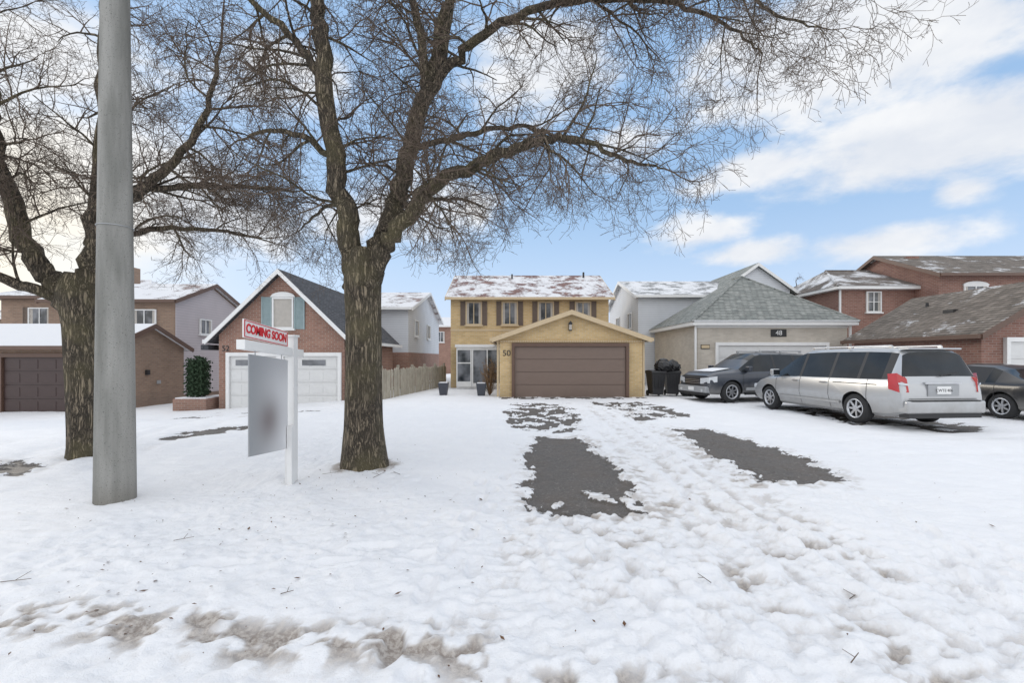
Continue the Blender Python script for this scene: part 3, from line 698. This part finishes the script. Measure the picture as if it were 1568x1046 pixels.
def dv(B,S,strip,wm):
    for x in (1.28,.33,-.66,-1.75): strip(x,2,5)
    for x in (.33,.36): strip(x,5,6,'dark',.03,'pillars')
    B.box('bumper','silver',-2.66,-2.42,-.90,.90,.36,.62); B.box('bumper_step','dark',-2.665,-2.5,-.8,.8,.622,.632); B.box('bumper_lower','dark',-2.62,-2.4,-.84,.84,.26,.358)
    for sg in (-1,1):
        z0,z1=.80,1.20
        v=[(-2.585,sg*.80,z0),(-2.50,sg*.955,z0),(-2.30,sg*.995,z0+.06),(-2.55,sg*.82,z1-.12),(-2.44,sg*.935,z1),(-2.27,sg*.98,z1-.02),(-2.3,sg*.7,z0),(-2.3,sg*.7,z1)]
        B.mesh('tail_lights','tail',v,[(0,1,4,3),(1,2,5,4),(0,3,7,6),(2,6,7,5),(3,4,5,7),(0,6,2,1)])
        v=[(-2.590,sg*.81,z0+.14),(-2.507,sg*.962,z0+.16),(-2.507+.01,sg*.962,z0+.20),(-2.582,sg*.815,z0+.18)]
        B.mesh('tail_light_lens','head',v,[(0,1,2,3)])
        B.cyl('roof_rails','chrome',(.3,sg*.60,1.785),(-2.0,sg*.60,1.79),.018,.018,8)
        for x in (.25,-.9,-1.98): B.box('roof_rails','chrome',x-.04,x+.04,sg*.60-.02,sg*.60+.02,1.735,1.785)
        a,b_=sorted((sg*.96,sg*1.19)); B.box('mirrors','silver',1.12,1.26,a,b_,1.02,1.2); 
        a,b_=sorted((sg*.98,sg*1.17)); B.box('mirror_glass','cglass',1.112,1.12,a,b_,1.04,1.18)
        for x in (.48,-.50): 
            a,b_=sorted((sg*.975,sg*1.018)); B.box('door_handles','chrome',x-.1,x+.1,a,b_,.9,.93)
    side_detail(B,-1.0,1.15,.43,.985,.05,'silver',.012)
    side_detail(B,-2.0,-.8,.925,.972,.02,'dark',.012,'slide_rail')
    B.box('licence_plate','white',-2.592,-2.58,-.16,.16,.76,.92); B.box('plate_recess','grey',-2.580,-2.5,-.36,.36,.72,.96); B.box('chrome_strip','chrome',-2.582,-2.5,-.42,.42,.97,1.01)
    B.box('rear_spoiler','silver',-2.42,-2.15,-.62,.62,1.70,1.735)
    B.prism('wiper','dark',[(-2.50,0,1.13),(-2.505,-.4,1.20),(-2.505,-.4,1.22),(-2.50,0,1.16)],(-.015,0,0))
    B.box('tailgate_seam','dark',-2.574,-2.56,-.78,.78,.655,.665)
    B.box('headlights','head',2.35,2.50,.55,.86,.58,.72); B.box('headlights','head',2.35,2.50,-.86,-.55,.58,.72)
    B.box('grille','dark',2.52,2.575,-.5,.5,.42,.55)
V_=car('minivan',SV,(4,5,6,7,8,10,12),5,15,'silver',(9.25,12.72,0),R(95.5),(1.60,-1.42),.345,dv,(9,11,13),1.05)
for n_ in ('mirrors','bumper','rear_spoiler','headlights'):
    md=V_.objs[n_].modifiers.new('b','BEVEL'); md.width=.035; md.segments=3
text('CWTE·406',.085,(0,0,0),(0,0,0),'dark',V_.empty,'plate_text',.001)
tx=[o for o in bpy.data.objects if o.name=='plate_text'][0]; tx.matrix_parent_inverse=Matrix(); tx.location=(-2.594,0,.835); tx.rotation_euler=(R(90),0,R(-90))
# --- SUV
SS=[(2.28,.36,.66,.70,.66,.76,.55),(2.2,.30,.86,.93,.80,.87,.66),(1.95,.28,.98,1.05,.85,.92,.72),(1.3,.28,1.03,1.13,.87,.935,.74),(1.0,.28,1.05,1.17,.88,.94,.72),(.55,.28,1.06,1.5,.88,.94,.66),(.25,.28,1.07,1.70,.88,.94,.64),(.1,.28,1.07,1.735,.88,.94,.64),(-.38,.28,1.08,1.755,.88,.94,.64),(-.46,.28,1.08,1.755,.88,.94,.64),(-1.25,.28,1.09,1.75,.88,.94,.64),(-1.35,.28,1.09,1.745,.88,.94,.64),(-1.9,.3,1.10,1.71,.88,.935,.63),(-2.02,.32,1.10,1.67,.88,.93,.64),(-2.2,.34,1.08,1.14,.86,.91,.78),(-2.28,.36,.9,.95,.84,.9,.78)]
def ds(B,S,strip,wm):
    for x in (.95,-.42,-1.3): strip(x,2,5)
    B.box('front_bumper','grey',2.12,2.36,-.80,.80,.34,.56); B.box('front_bumper_lower','dark',2.14,2.34,-.74,.74,.25,.338)
    B.box('grille','dark',2.18,2.30,-.42,.42,.60,.82); 
    for z in (.65,.71,.77): B.box('grille_bars','chrome',2.30,2.315,-.42,.42,z,z+.018)
    for sg in (-1,1):
        v=[(2.31,sg*.45,.64),(2.31,sg*.45,.84),(2.24,sg*.83,.88),(2.24,sg*.83,.68),(1.98,sg*.925,.72),(1.98,sg*.925,.92)]
        B.mesh('headlights','head',v,[(0,1,2,3),(3,2,5,4)]); B.cyl('fog_lights','head',(2.355,sg*.6,.42),(2.37,sg*.6,.42),.05,.05,12)
        a,b_=sorted((sg*.90,sg*1.12)); B.box('mirrors','navy',.72,.86,a,b_,1.08,1.26)
        B.cyl('roof_rails','grey',(.0,sg*.58,1.80),(-1.8,sg*.58,1.79),.02,.02,8)
        for x in (-.05,-.9,-1.75): B.box('roof_rails','grey',x-.04,x+.04,sg*.58-.02,sg*.58+.02,1.73,1.80)
        for x in (-.2,-1.1):
            a,b_=sorted((sg*.92,sg*.965)); B.box('door_handles','chrome',x-.09,x+.09,a,b_,.96,.99)
        B.box('tail_lights','tail',-2.3,-2.12,min(sg*.72,sg*.92),max(sg*.72,sg*.92),.95,1.3)
    side_detail(B,-.8,.85,.42,.935,.1,'grey',.015); side_detail(B,-.8,.85,.26,.87,.08,'dark',.04,'sills')
    B.box('rear_bumper','grey',-2.38,-2.15,-.82,.82,.38,.62); B.box('licence_plate','white',2.362,2.37,-.16,.16,.40,.52)
    B.mesh('hood_snow','snow',[(1.9,-.55,1.075),(1.9,.55,1.075),(1.15,.5,1.18),(1.15,-.5,1.18)],[(0,1,2,3)])
S_=car('suv',SS,(4,5,6,7,9,11),5,13,'navy',(9.0,17.4,0),R(193),(1.38,-1.32),.37,ds,(8,10),1.03)
for n_ in ('mirrors','front_bumper','rear_bumper'):
    md=S_.objs[n_].modifiers.new('b','BEVEL'); md.width=.035; md.segments=3
# --- sedan
SD=[(2.35,.30,.55,.60,.62,.70,.5),(2.2,.22,.66,.72,.8,.86,.62),(1.7,.2,.80,.88,.85,.90,.70),(1.1,.2,.88,.97,.87,.91,.70),(.6,.2,.90,1.2,.87,.92,.64),(.2,.2,.91,1.40,.87,.92,.58),(-.25,.2,.92,1.44,.87,.92,.57),(-.33,.2,.92,1.44,.87,.92,.57),(-.95,.2,.93,1.40,.87,.92,.57),(-1.2,.22,.94,1.30,.87,.92,.6),(-1.65,.24,.95,1.05,.87,.915,.68),(-2.2,.26,.94,1.02,.86,.90,.72),(-2.33,.3,.8,.86,.82,.88,.72),(-2.38,.33,.7,.75,.8,.85,.7)]
def dd_(B,S,strip,wm):
    for x in (.9,-.29,-1.2): strip(x,2,5)
    B.box('bumper','blackp',-2.46,-2.2,-.82,.82,.32,.58)
    for sg in (-1,1):
        v=[(-2.385,sg*.5,.72),(-2.34,sg*.885,.74),(-2.1,sg*.915,.78),(-2.35,sg*.5,.86),(-2.28,sg*.89,.92),(-2.05,sg*.90,.9)]
        B.mesh('tail_lights','tail',v,[(0,1,4,3),(1,2,5,4)])
        a,b_=sorted((sg*.9,sg*1.08)); B.box('mirrors','blackp',.62,.74,a,b_,.95,1.08)
    B.box('licence_plate','white',-2.47,-2.46,-.16,.16,.4,.54); B.box('headlights','head',2.2,2.28,.5,.8,.5,.62); B.box('headlights','head',2.2,2.28,-.8,-.5,.5,.62)
D_=car('sedan',SD,(4,5,6,8),4,9,'blackp',(13.6,13.3,0),R(93),(1.42,-1.35),.33,dd_,(7,))
md=D_.objs['bumper'].modifiers.new('b','BEVEL'); md.width=.04; md.segments=3

# =================================================================== GROUND
def grid(segs):
    out=[]
    for a,b_,st in segs: out.append(np.arange(a,b_-1e-6,st))
    out.append(np.array([segs[-1][1]])); return np.concatenate(out)
gx=grid([(-600,-100,50),(-100,-30,7),(-30,-9,.25),(-9,-4,.07),(-4,4.2,.024),(4.2,9,.07),(9,30,.3),(30,100,7),(100,600,50)])
gy=grid([(-60,0,4),(0,1.6,.1),(1.6,5.5,.020),(5.5,9.5,.04),(9.5,16,.08),(16,30,.3),(30,100,5),(100,900,60)])
X,Y=np.meshgrid(gx,gy)
def h2(i,j,s):
    n=(i.astype(np.int64)*374761393+j.astype(np.int64)*668265263+s*974634221)&0x7fffffff
    n=((n^(n>>13))*1274126177)&0x7fffffff
    return ((n^(n>>16))&0xffff)/65535.0
def vn(x,y,s):
    i=np.floor(x);j=np.floor(y);fx=x-i;fy=y-j;fx=fx*fx*(3-2*fx);fy=fy*fy*(3-2*fy)
    return (h2(i,j,s)*(1-fx)+h2(i+1,j,s)*fx)*(1-fy)+(h2(i,j+1,s)*(1-fx)+h2(i+1,j+1,s)*fx)*fy
def fbm(x,y,s,o=4):
    t=0;a=.5;
    for q in range(o): 
        c_,s_=math.cos(q*.9+.4),math.sin(q*.9+.4)
        t=t+a*vn((x*c_-y*s_)*2**q+q*17.3,(x*s_+y*c_)*2**q+q*9.1,s+q); a*=.5
    return t/(1-.5**o)
def sst(v,a,b_):
    t=np.clip((v-a)/(b_-a),0,1); return t*t*(3-2*t)
def sd(poly):
    P=np.array(poly); d=np.full(X.shape,1e9); ins=np.zeros(X.shape,bool)
    for i in range(len(P)):
        a=P[i];b_=P[(i+1)%len(P)]; e=b_-a; t=np.clip(((X-a[0])*e[0]+(Y-a[1])*e[1])/(e@e),0,1)
        d=np.minimum(d,np.hypot(X-a[0]-t*e[0],Y-a[1]-t*e[1]))
        c=((a[1]>Y)!=(b_[1]>Y))&(X<(b_[0]-a[0])*(Y-a[1])/((b_[1]-a[1])+1e-12)+a[0]); ins^=c
    return np.where(ins,d,-d)
def gs(v,c,w): return np.exp(-((v-c)/w)**2)
patches=[([(.61,9.3),(1.35,9.3),(1.44,7.85),(1.49,6.7),(1.47,5.8),(1.48,5.14),(1.42,4.8),(1.02,4.57),(.64,4.65),(.11,4.9),(.17,5.8),(.21,7.1),(.37,8.45)],.9),
([(-.05,16.2),(1.9,16.0),(1.75,11.5),(1.3,10.0),(.6,9.6),(-.1,10.8)],.62),
([(3.68,10.2),(4.37,9.96),(4.61,8.8),(4.7,7.35),(4.5,6.05),(4.26,5.87),(3.59,5.87),(3.22,5.96),(3.32,7.1),(3.49,9.1)],1.0),
([(2.9,16.8),(4.9,16.5),(4.9,12.3),(3.3,12.0)],.62),
([(-6.9,9.1),(-6.0,10.4),(-6.3,11.1),(-7.2,10.4),(-7.4,9.5)],.75),
([(-7.0,6.3),(-7.3,7.1),(-8.2,7.3),(-9,6.5)],.62),([(-6.6,12.0),(-5.9,14.3),(-8.2,13.6)],.60),
([(-11,13),(-8.6,14.9),(-10.2,15.6)],.58),([(-.6,18.5),(5.4,18.5),(5.2,17.9),(-.3,17.8)],.62),([(8.2,11.0),(8.8,14.9),(10.8,15),(11,10.2),(9.8,9.9)],.68)]
wet=np.zeros(X.shape)
nz=(fbm(X*3.2,Y*3.2,3,5)-.5)
nf=(fbm(X*14,Y*14,13,3)-.5)
halo=np.zeros(X.shape)
for p,s in patches:
    q=sd(p)
    if s>.8:
        w=sst(q+nz*.5+nf*.28,-.06,.08); halo=np.maximum(halo,sst(q+nz*.5+nf*.3,-.42,0.0))
    else:
        w=sst(q+nz*.9+nf*.2,-.1,.07)*sst(nz+nf*.5+(s-.55),-.04,.05); halo=np.maximum(halo,.6*sst(q+nz,-.5,0.2))
    wet=np.maximum(wet,w)
isl=sst(fbm(X*4.5+3,Y*4.5,31,4),.62,.67)*sst(5.8-Y,0,.6); wet=wet*(1-isl)
c1=fbm(X*1.1,Y*1.1,41,3); c2=fbm(X*.5+9,Y*.5,44,3)
foot=fbm(X*9,Y*10,51,3); foot2=fbm(X*19,Y*19,57,2); foot3=fbm(X*14+5,Y*15,61,2); clod=fbm(X*5,Y*6,71,3)
pits=sst(foot,.50,.36); pits2=sst(foot3,.45,.30)
band=gs(Y,2.66+.10*np.sin(X*1.3)-.03*X,.25)*sst(-X,-1.4,-.2)*sst(X,-5.2,-3.6)
drive=sst(X,-.55,.2)*sst(2.9-X*1.0+.15*Y,0,.6)*sst(Y,5.6,4.2)
drive2=sst(X,1.7,2.5)*sst(5.6-X,0,1)*gs(Y,3.1+.12*(X-3),1.0)
drive3=sst(X,.9,1.6)*sst(4.9-X,0,.8)*sst(Y,3.6,5)*sst(-Y,-17.5,-15)*.5
rough=.22+.28*sst(5.5-Y,0,2)+0*X
rough=np.maximum(rough,np.maximum(band,np.maximum(drive,np.maximum(drive2,drive3))))
trk=gs(X-(2.28+.03*(Y-7)),0,.19)*sst(Y,1.6,2.4)*sst(-Y,-17,-14)
trk+=gs(X-.1-.17*(Y-4.4),0,.16)*sst(-Y,-4.7,-4.2)
trk+=gs(X-1.75-.04*(Y-4.4),0,.14)*sst(Y,1.6,3)*sst(-Y,-10.5,-9.5)*.8
trk2=gs(X-(3.02+.05*(Y-7)),0,.2)*sst(Y,2.0,4)*sst(-Y,-16,-13)+gs(X-(2.65+.03*(Y-7)),0,.07)*sst(Y,2,3)*sst(-Y,-16,-13)
trkL=gs(X+6.5+.28*(Y-8),0,.18)+gs(X+8.2+.2*(Y-8),0,.18)+gs(X+7.3+.33*(Y-8),0,.14)+gs(X+9.6+.25*(Y-8),0,.25)
trkL=trkL*sst(Y,5.6,6.6)*sst(-Y,-16.5,-14)*sst(-X,5.3,5.9)
trkR=(gs(Y-8.9-.12*(X-7),0,.16)+gs(Y-7.6-.1*(X-7),0,.16))*sst(X,5.2,6.5)*sst(14-X,0,3)*.8
tracks=np.clip(trk+trk2+trkL+trkR,0,1)
brk=sst(foot,.62,.40)
dirt=band*(.12+.95*brk)*sst(c1,.28,.55)
dirt=np.maximum(dirt,drive*(.05+.40*pits*sst(clod,.62,.40))*sst(c1,.25,.6)+drive*.16*pits2)
dirt=np.maximum(dirt,drive2*(.04+.30*pits*sst(clod,.6,.42))+drive2*.12*pits2)
dirt=np.maximum(dirt,drive3*(.12+.32*pits))
dirt=dirt+gs(X,.45,.45)*gs(Y,2.30,.13)*.75*brk+gs(X,.6,.3)*gs(Y,3.35,.3)*.25*brk+gs(X,1.1,.4)*gs(Y,3.9,.25)*.25*brk+gs(X,-1.85,.12)*gs(Y,2.72,.1)*.9
dirt=dirt+gs(np.hypot(X+2.08,(Y-6.48)),.36,.13)*1.0*sst(nz,-.15,.08)+gs(np.hypot(X+2.82,(Y-5.8)),.0,.16)*.5
dirt=dirt+tracks*(.14+.22*brk)+halo*(1-wet)*(.20+.30*brk)+ .20*gs(Y,4.1,.7)*gs(X,-2.3,1.6)*sst(foot2,.52,.65)
dirt=dirt+.10*sst(c2,.5,.66)*sst(6-Y,0,2)*brk
dirt=np.clip(dirt,0,1)
Z=.07*(fbm(X*.55,Y*.55,5,3)-.5)+.06*(fbm(X*2.1,Y*2.1,6,3)-.5)+.012*(foot2-.5)
Z+=rough*(.050*(foot-.5)+.05*(clod-.5)+.030*(foot2-.5)) - rough*(pits*.016+pits2*.012)
Z-=.05*wet+.030*tracks
Z+=.006*np.sin(Y*6.283/.085+np.sin(X*9)*.6)*np.clip(trk,0,1)*sst(7-Y,0,1)
Z+=.020*(gs(X-(2.28+.03*(Y-7)),.26,.07)+gs(X-(2.28+.03*(Y-7)),-.26,.07))*sst(Y,1.6,2.4)*sst(-Y,-15,-12)*(.4+foot)
Z+=.10*np.exp(-((np.hypot(X+2.08,Y-6.48))/.8)**2)
# boot prints across the drive and verge
g=random.Random(21)
for path in (((2.6,2.2),(4.2,4.6)),((1.2,2.1),(.4,5.0)),((-.6,2.2),(-.2,6.5)),((3.4,2.5),(2.0,5.5)),((-3.4,3.3),(-.3,3.9)),((5.5,3.4),(2.5,3.0)),((1.9,4.5),(2.9,9))):
    (ax_,ay),(bx_,by)=path; L_=math.hypot(bx_-ax_,by-ay); ux,uy=(bx_-ax_)/L_,(by-ay)/L_; nst=int(L_/.33)
    for i in range(nst):
        cx=ax_+ux*i*.33-uy*(.10 if i%2 else -.10)+g.gauss(0,.04); cy=ay+uy*i*.33+ux*(.10 if i%2 else -.10)+g.gauss(0,.04)
        i0,i1=np.searchsorted(gx,cx-.35),np.searchsorted(gx,cx+.35); j0,j1=np.searchsorted(gy,cy-.35),np.searchsorted(gy,cy+.35)
        xs=X[j0:j1,i0:i1]-cx; ys=Y[j0:j1,i0:i1]-cy; a_=xs*ux+ys*uy; b2=-xs*uy+ys*ux
        r_=np.sqrt((a_/.15)**2+(b2/.058)**2); Z[j0:j1,i0:i1]-=.032*sst(1.25-r_,0,.5); Z[j0:j1,i0:i1]+=.012*np.exp(-((r_-1.45)/.25)**2)
        dirt[j0:j1,i0:i1]=np.clip(dirt[j0:j1,i0:i1]+.13*sst(1.2-r_,0,.5),0,1)
Z*=np.where(Y>17,.3,1)
Z+=-.4*sst(-X,5,12.5)*sst(Y,7,16)
Z+=.05*gs(X,-.45,.35)*sst(Y,5,8)*sst(-Y,-17,-14)+.07*gs(X,6.1,.5)*sst(Y,8,11)*sst(-Y,-19,-17)
nv=X.size; co=np.stack([X.ravel(),Y.ravel(),Z.ravel()],1).astype(np.float32)
ny,nx=X.shape; idx=np.arange(nv).reshape(ny,nx)
q=np.stack([idx[:-1,:-1],idx[:-1,1:],idx[1:,1:],idx[1:,:-1]],-1).reshape(-1,4)
me=bpy.data.meshes.new('snowy_ground'); me.vertices.add(nv); me.vertices.foreach_set('co',co.ravel())
me.loops.add(q.size); me.loops.foreach_set('vertex_index',q.ravel().astype(np.int32)); me.polygons.add(len(q))
me.polygons.foreach_set('loop_start',np.arange(0,q.size,4,dtype=np.int32)); me.polygons.foreach_set('loop_total',np.full(len(q),4,np.int32))
me.update(calc_edges=True); me.polygons.foreach_set('use_smooth',[True]*len(q))
for nme,arr in (('wet',wet),('dirt',dirt)):
    at=me.attributes.new(nme,'FLOAT','POINT'); at.data.foreach_set('value',arr.ravel().astype(np.float32))
m,k,b=newmat('snow_and_asphalt'); o=k.obj()
aw=k.new('ShaderNodeAttribute',attribute_name='wet').outputs['Fac']; ad=k.new('ShaderNodeAttribute',attribute_name='dirt').outputs['Fac']
n1=k.noise(o,26,4,.68); n3=k.noise(o,2.2,2); n4=k.noise(o,150,1)
w=k.ss(k.m('ADD',aw,k.m('MULTIPLY',k.m('SUBTRACT',n1,.5),1.3)),.38,.64)
df=k.ss(k.m('ADD',ad,k.m('MULTIPLY',k.m('SUBTRACT',n1,.5),.75)),.14,1.0)
snow=k.mix(n3,(.78,.79,.815),(.84,.845,.86))
snow=k.mix(k.m('MULTIPLY',df,.9),snow,k.mix(k.ss(n1,.35,.65),(.21,.165,.13),(.50,.455,.41)))
sp=k.ss(n4,.72,.80); snow=k.mix(k.m('MULTIPLY',sp,k.m('MULTIPLY_ADD',df,.6,.07)),snow,(.15,.11,.08))
asp=k.mix(k.ss(n4,.35,.7),(.055,.050,.046),(.20,.185,.17)); asp=k.mix(k.ss(n3,.35,.7),asp,(.125,.11,.098)); asp=k.mix(k.m('MULTIPLY',k.ss(n1,.55,.70),.65),asp,(.31,.285,.265))
k.put(b.inputs['Base Color'],k.mix(w,snow,asp)); k.put(b.inputs['Roughness'],k.m('MULTIPLY_ADD',w,-.12,.72))
b.inputs['Specular IOR Level'].default_value=.25
hh=k.m('ADD',k.m('ADD',n1,k.m('MULTIPLY',n4,.3)),k.m('MULTIPLY',w,-.6))
k.put(b.inputs['Normal'],k.bump(hh,.7,.016)); me.materials.append(m)
g_=bpy.data.objects.new('snowy_ground',me); scene.collection.objects.link(g_)
MAT['leaf']=simple('dead_leaf',(.12,.06,.03),.9,var=.4)
B=Obj('fallen_leaves'); g=random.Random(9)
for i in range(420):
    if i<240: x=g.gauss(-2.2,1.2); y=g.uniform(2.4,6.4)
    elif i<320: a=g.uniform(0,6.28); r=g.gauss(.42,.09); x=-2.08+r*math.cos(a); y=6.48+r*math.sin(a)
    else: x=g.uniform(-6,6); y=g.uniform(2.2,9)
    ix=min(np.searchsorted(gx,x),len(gx)-1);iy=np.searchsorted(gy,y); z=Z[iy,ix]+.008; a=g.uniform(0,6.28); s=g.uniform(.004,.016) if i%9 else g.uniform(.015,.028)
    c,s_=math.cos(a)*s,math.sin(a)*s
    B.mesh('leaves','leaf',[(x-c,y-s_,z),(x+s_*.5,y-c*.5,z+.006),(x+c,y+s_,z+s*.5),(x-s_*.5,y+c*.5,z+.005)],[(0,1,2,3)])
B.finish((-2,4,0))
B=Obj('fallen_twigs')
for (x,y,a,L) in ((1.75,2.35,.6,.1),(-2.9,3.9,.3,.15),(-1.55,3.05,.2,.08),(-1.8,5.9,1.2,.25),(1.4,3.2,2,.12),(-3.6,3.2,.1,.2),(2.3,3.1,.5,.12),(-2.5,6.0,.4,.2),(-1.5,6.1,2.4,.18)):
    ix=np.searchsorted(gx,x);iy=np.searchsorted(gy,y); z=Z[iy,ix]+.012
    B.cyl('twigs','twig',(x,y,z),(x+L*math.cos(a),y+L*math.sin(a),z+.015),.003,.002,4); B.cyl('twigs','twig',(x+L*.5*math.cos(a),y+L*.5*math.sin(a),z+.01),(x+L*.7*math.cos(a+.8),y+L*.8*math.sin(a+.8),z+.02),.002,.0015,4)
B.finish((0,3,0))

# =================================================================== WORLD
AZ,EL=-50,14
W=bpy.data.worlds.new('World'); scene.world=W; W.use_nodes=True; k=N(W.node_tree)
W.cycles.sampling_method='MANUAL'; W.cycles.sample_map_resolution=512
bg=[n for n in k.n if n.type=='BACKGROUND'][0]
sky=k.new('ShaderNodeTexSky'); sky.sky_type='NISHITA'; sky.sun_disc=False; sky.sun_elevation=R(EL); sky.sun_rotation=R(AZ); sky.air_density=1.2; sky.dust_density=1.0; sky.ozone_density=2
gen=k.new('ShaderNodeTexCoord').outputs['Generated']; nv_=k.new('ShaderNodeVectorMath',operation='NORMALIZE'); k.put(nv_.inputs[0],gen); D=nv_.outputs[0]; x=k.xyz(D)
az=k.m('ARCTAN2',x[0],x[1]); el=k.m('ARCSINE',x[2])
wn=k.noise(k.mapping(D,(1,1,2.0)),5.0,6,.58,.15); wn2=k.noise(k.mapping(D,(1,1,2.5)),2.4,3,.5,.2)
blobs=[(38,30,23,7.5,1.4),(43,19.3,15,4.4,1.4),(28,20.2,8,2.3,1.1),(44.7,14.7,2.6,1.3,.9),(22.7,14.2,5.5,2.0,1.1),(27.7,11.6,6,1.7,1.1),(5,33,11,5,1.0),(-14.8,16.8,13,5,1.0),(-37.5,15.5,15,6.5,1.0),(-47,25.4,9,4,.8),(-27.6,29.7,8,4.0,.8),(14.2,24.5,6,2.5,.8),(39,11.2,7,1.6,.9)]
acc=None
for a0,e0,ra,re,st in blobs:
    u=k.m('DIVIDE',k.m('SUBTRACT',az,R(a0)),R(ra)); v=k.m('DIVIDE',k.m('SUBTRACT',el,R(e0)),R(re))
    rr=k.m('SQRT',k.m('ADD',k.m('MULTIPLY',u,u),k.m('MULTIPLY',v,v)))
    f=k.m('MULTIPLY',k.m('SUBTRACT',1.0,rr),st)
    acc=f if acc is None else k.m('MAXIMUM',acc,f)
cm=k.ss(k.m('ADD',k.m('MULTIPLY',acc,.9),k.m('MULTIPLY',k.m('SUBTRACT',wn,.5),2.6)),-.15,.62)
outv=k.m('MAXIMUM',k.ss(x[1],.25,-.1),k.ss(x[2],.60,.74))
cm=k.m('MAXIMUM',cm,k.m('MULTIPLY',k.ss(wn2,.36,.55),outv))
haze=k.ss(x[2],.36,-.02)
base=k.mix(k.m('MULTIPLY_ADD',haze,.18,.72),sky.outputs[0],(4.4,6.9,10.6))
base=k.mix(k.m('MULTIPLY',haze,.66),base,(8.2,9.0,10.2))
shade=k.ss(k.m('ADD',wn,k.m('MULTIPLY',wn2,.4)),.45,.95)
cc=k.mix(shade,(7.8,8.15,8.8),(10.0,10.0,10.0))
fin=k.mix(k.m('MULTIPLY',cm,.94),base,cc)
# extra brightness added to unseen sky overhead and behind camera, lighting snow and walls
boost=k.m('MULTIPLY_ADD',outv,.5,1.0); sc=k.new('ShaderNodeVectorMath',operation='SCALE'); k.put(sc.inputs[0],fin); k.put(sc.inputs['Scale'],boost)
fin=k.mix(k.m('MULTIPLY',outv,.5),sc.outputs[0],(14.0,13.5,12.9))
sv=Vector((math.sin(R(-51))*math.cos(R(9)),math.cos(R(-51))*math.cos(R(9)),math.sin(R(9))))
dt=k.new('ShaderNodeVectorMath',operation='DOT_PRODUCT'); k.put(dt.inputs[0],D); dt.inputs[1].default_value=sv
gl=k.m('POWER',k.m('MAXIMUM',dt.outputs['Value'],0.0),70.0)
fin=k.mix(k.m('MULTIPLY',gl,.6),fin,(12.5,10.8,7.4))
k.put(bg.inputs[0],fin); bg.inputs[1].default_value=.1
sl=bpy.data.lights.new('sun','SUN'); sl.energy=1.0; sl.angle=R(18); sl.color=(1,.9,.76)
so=bpy.data.objects.new('sun',sl); scene.collection.objects.link(so)
s=Vector((math.sin(R(AZ))*math.cos(R(EL)),math.cos(R(AZ))*math.cos(R(EL)),math.sin(R(EL)))); so.rotation_euler=s.to_track_quat('Z','Y').to_euler()

cam=bpy.data.cameras.new('camera'); cam.lens=16; cam.sensor_width=36; cam.shift_y=25/1568; cam.clip_end=3000; cam.clip_start=.05
co_=bpy.data.objects.new('camera',cam); scene.collection.objects.link(co_); co_.location=(0,0,1.6); co_.rotation_euler=(R(90),0,0); scene.camera=co_
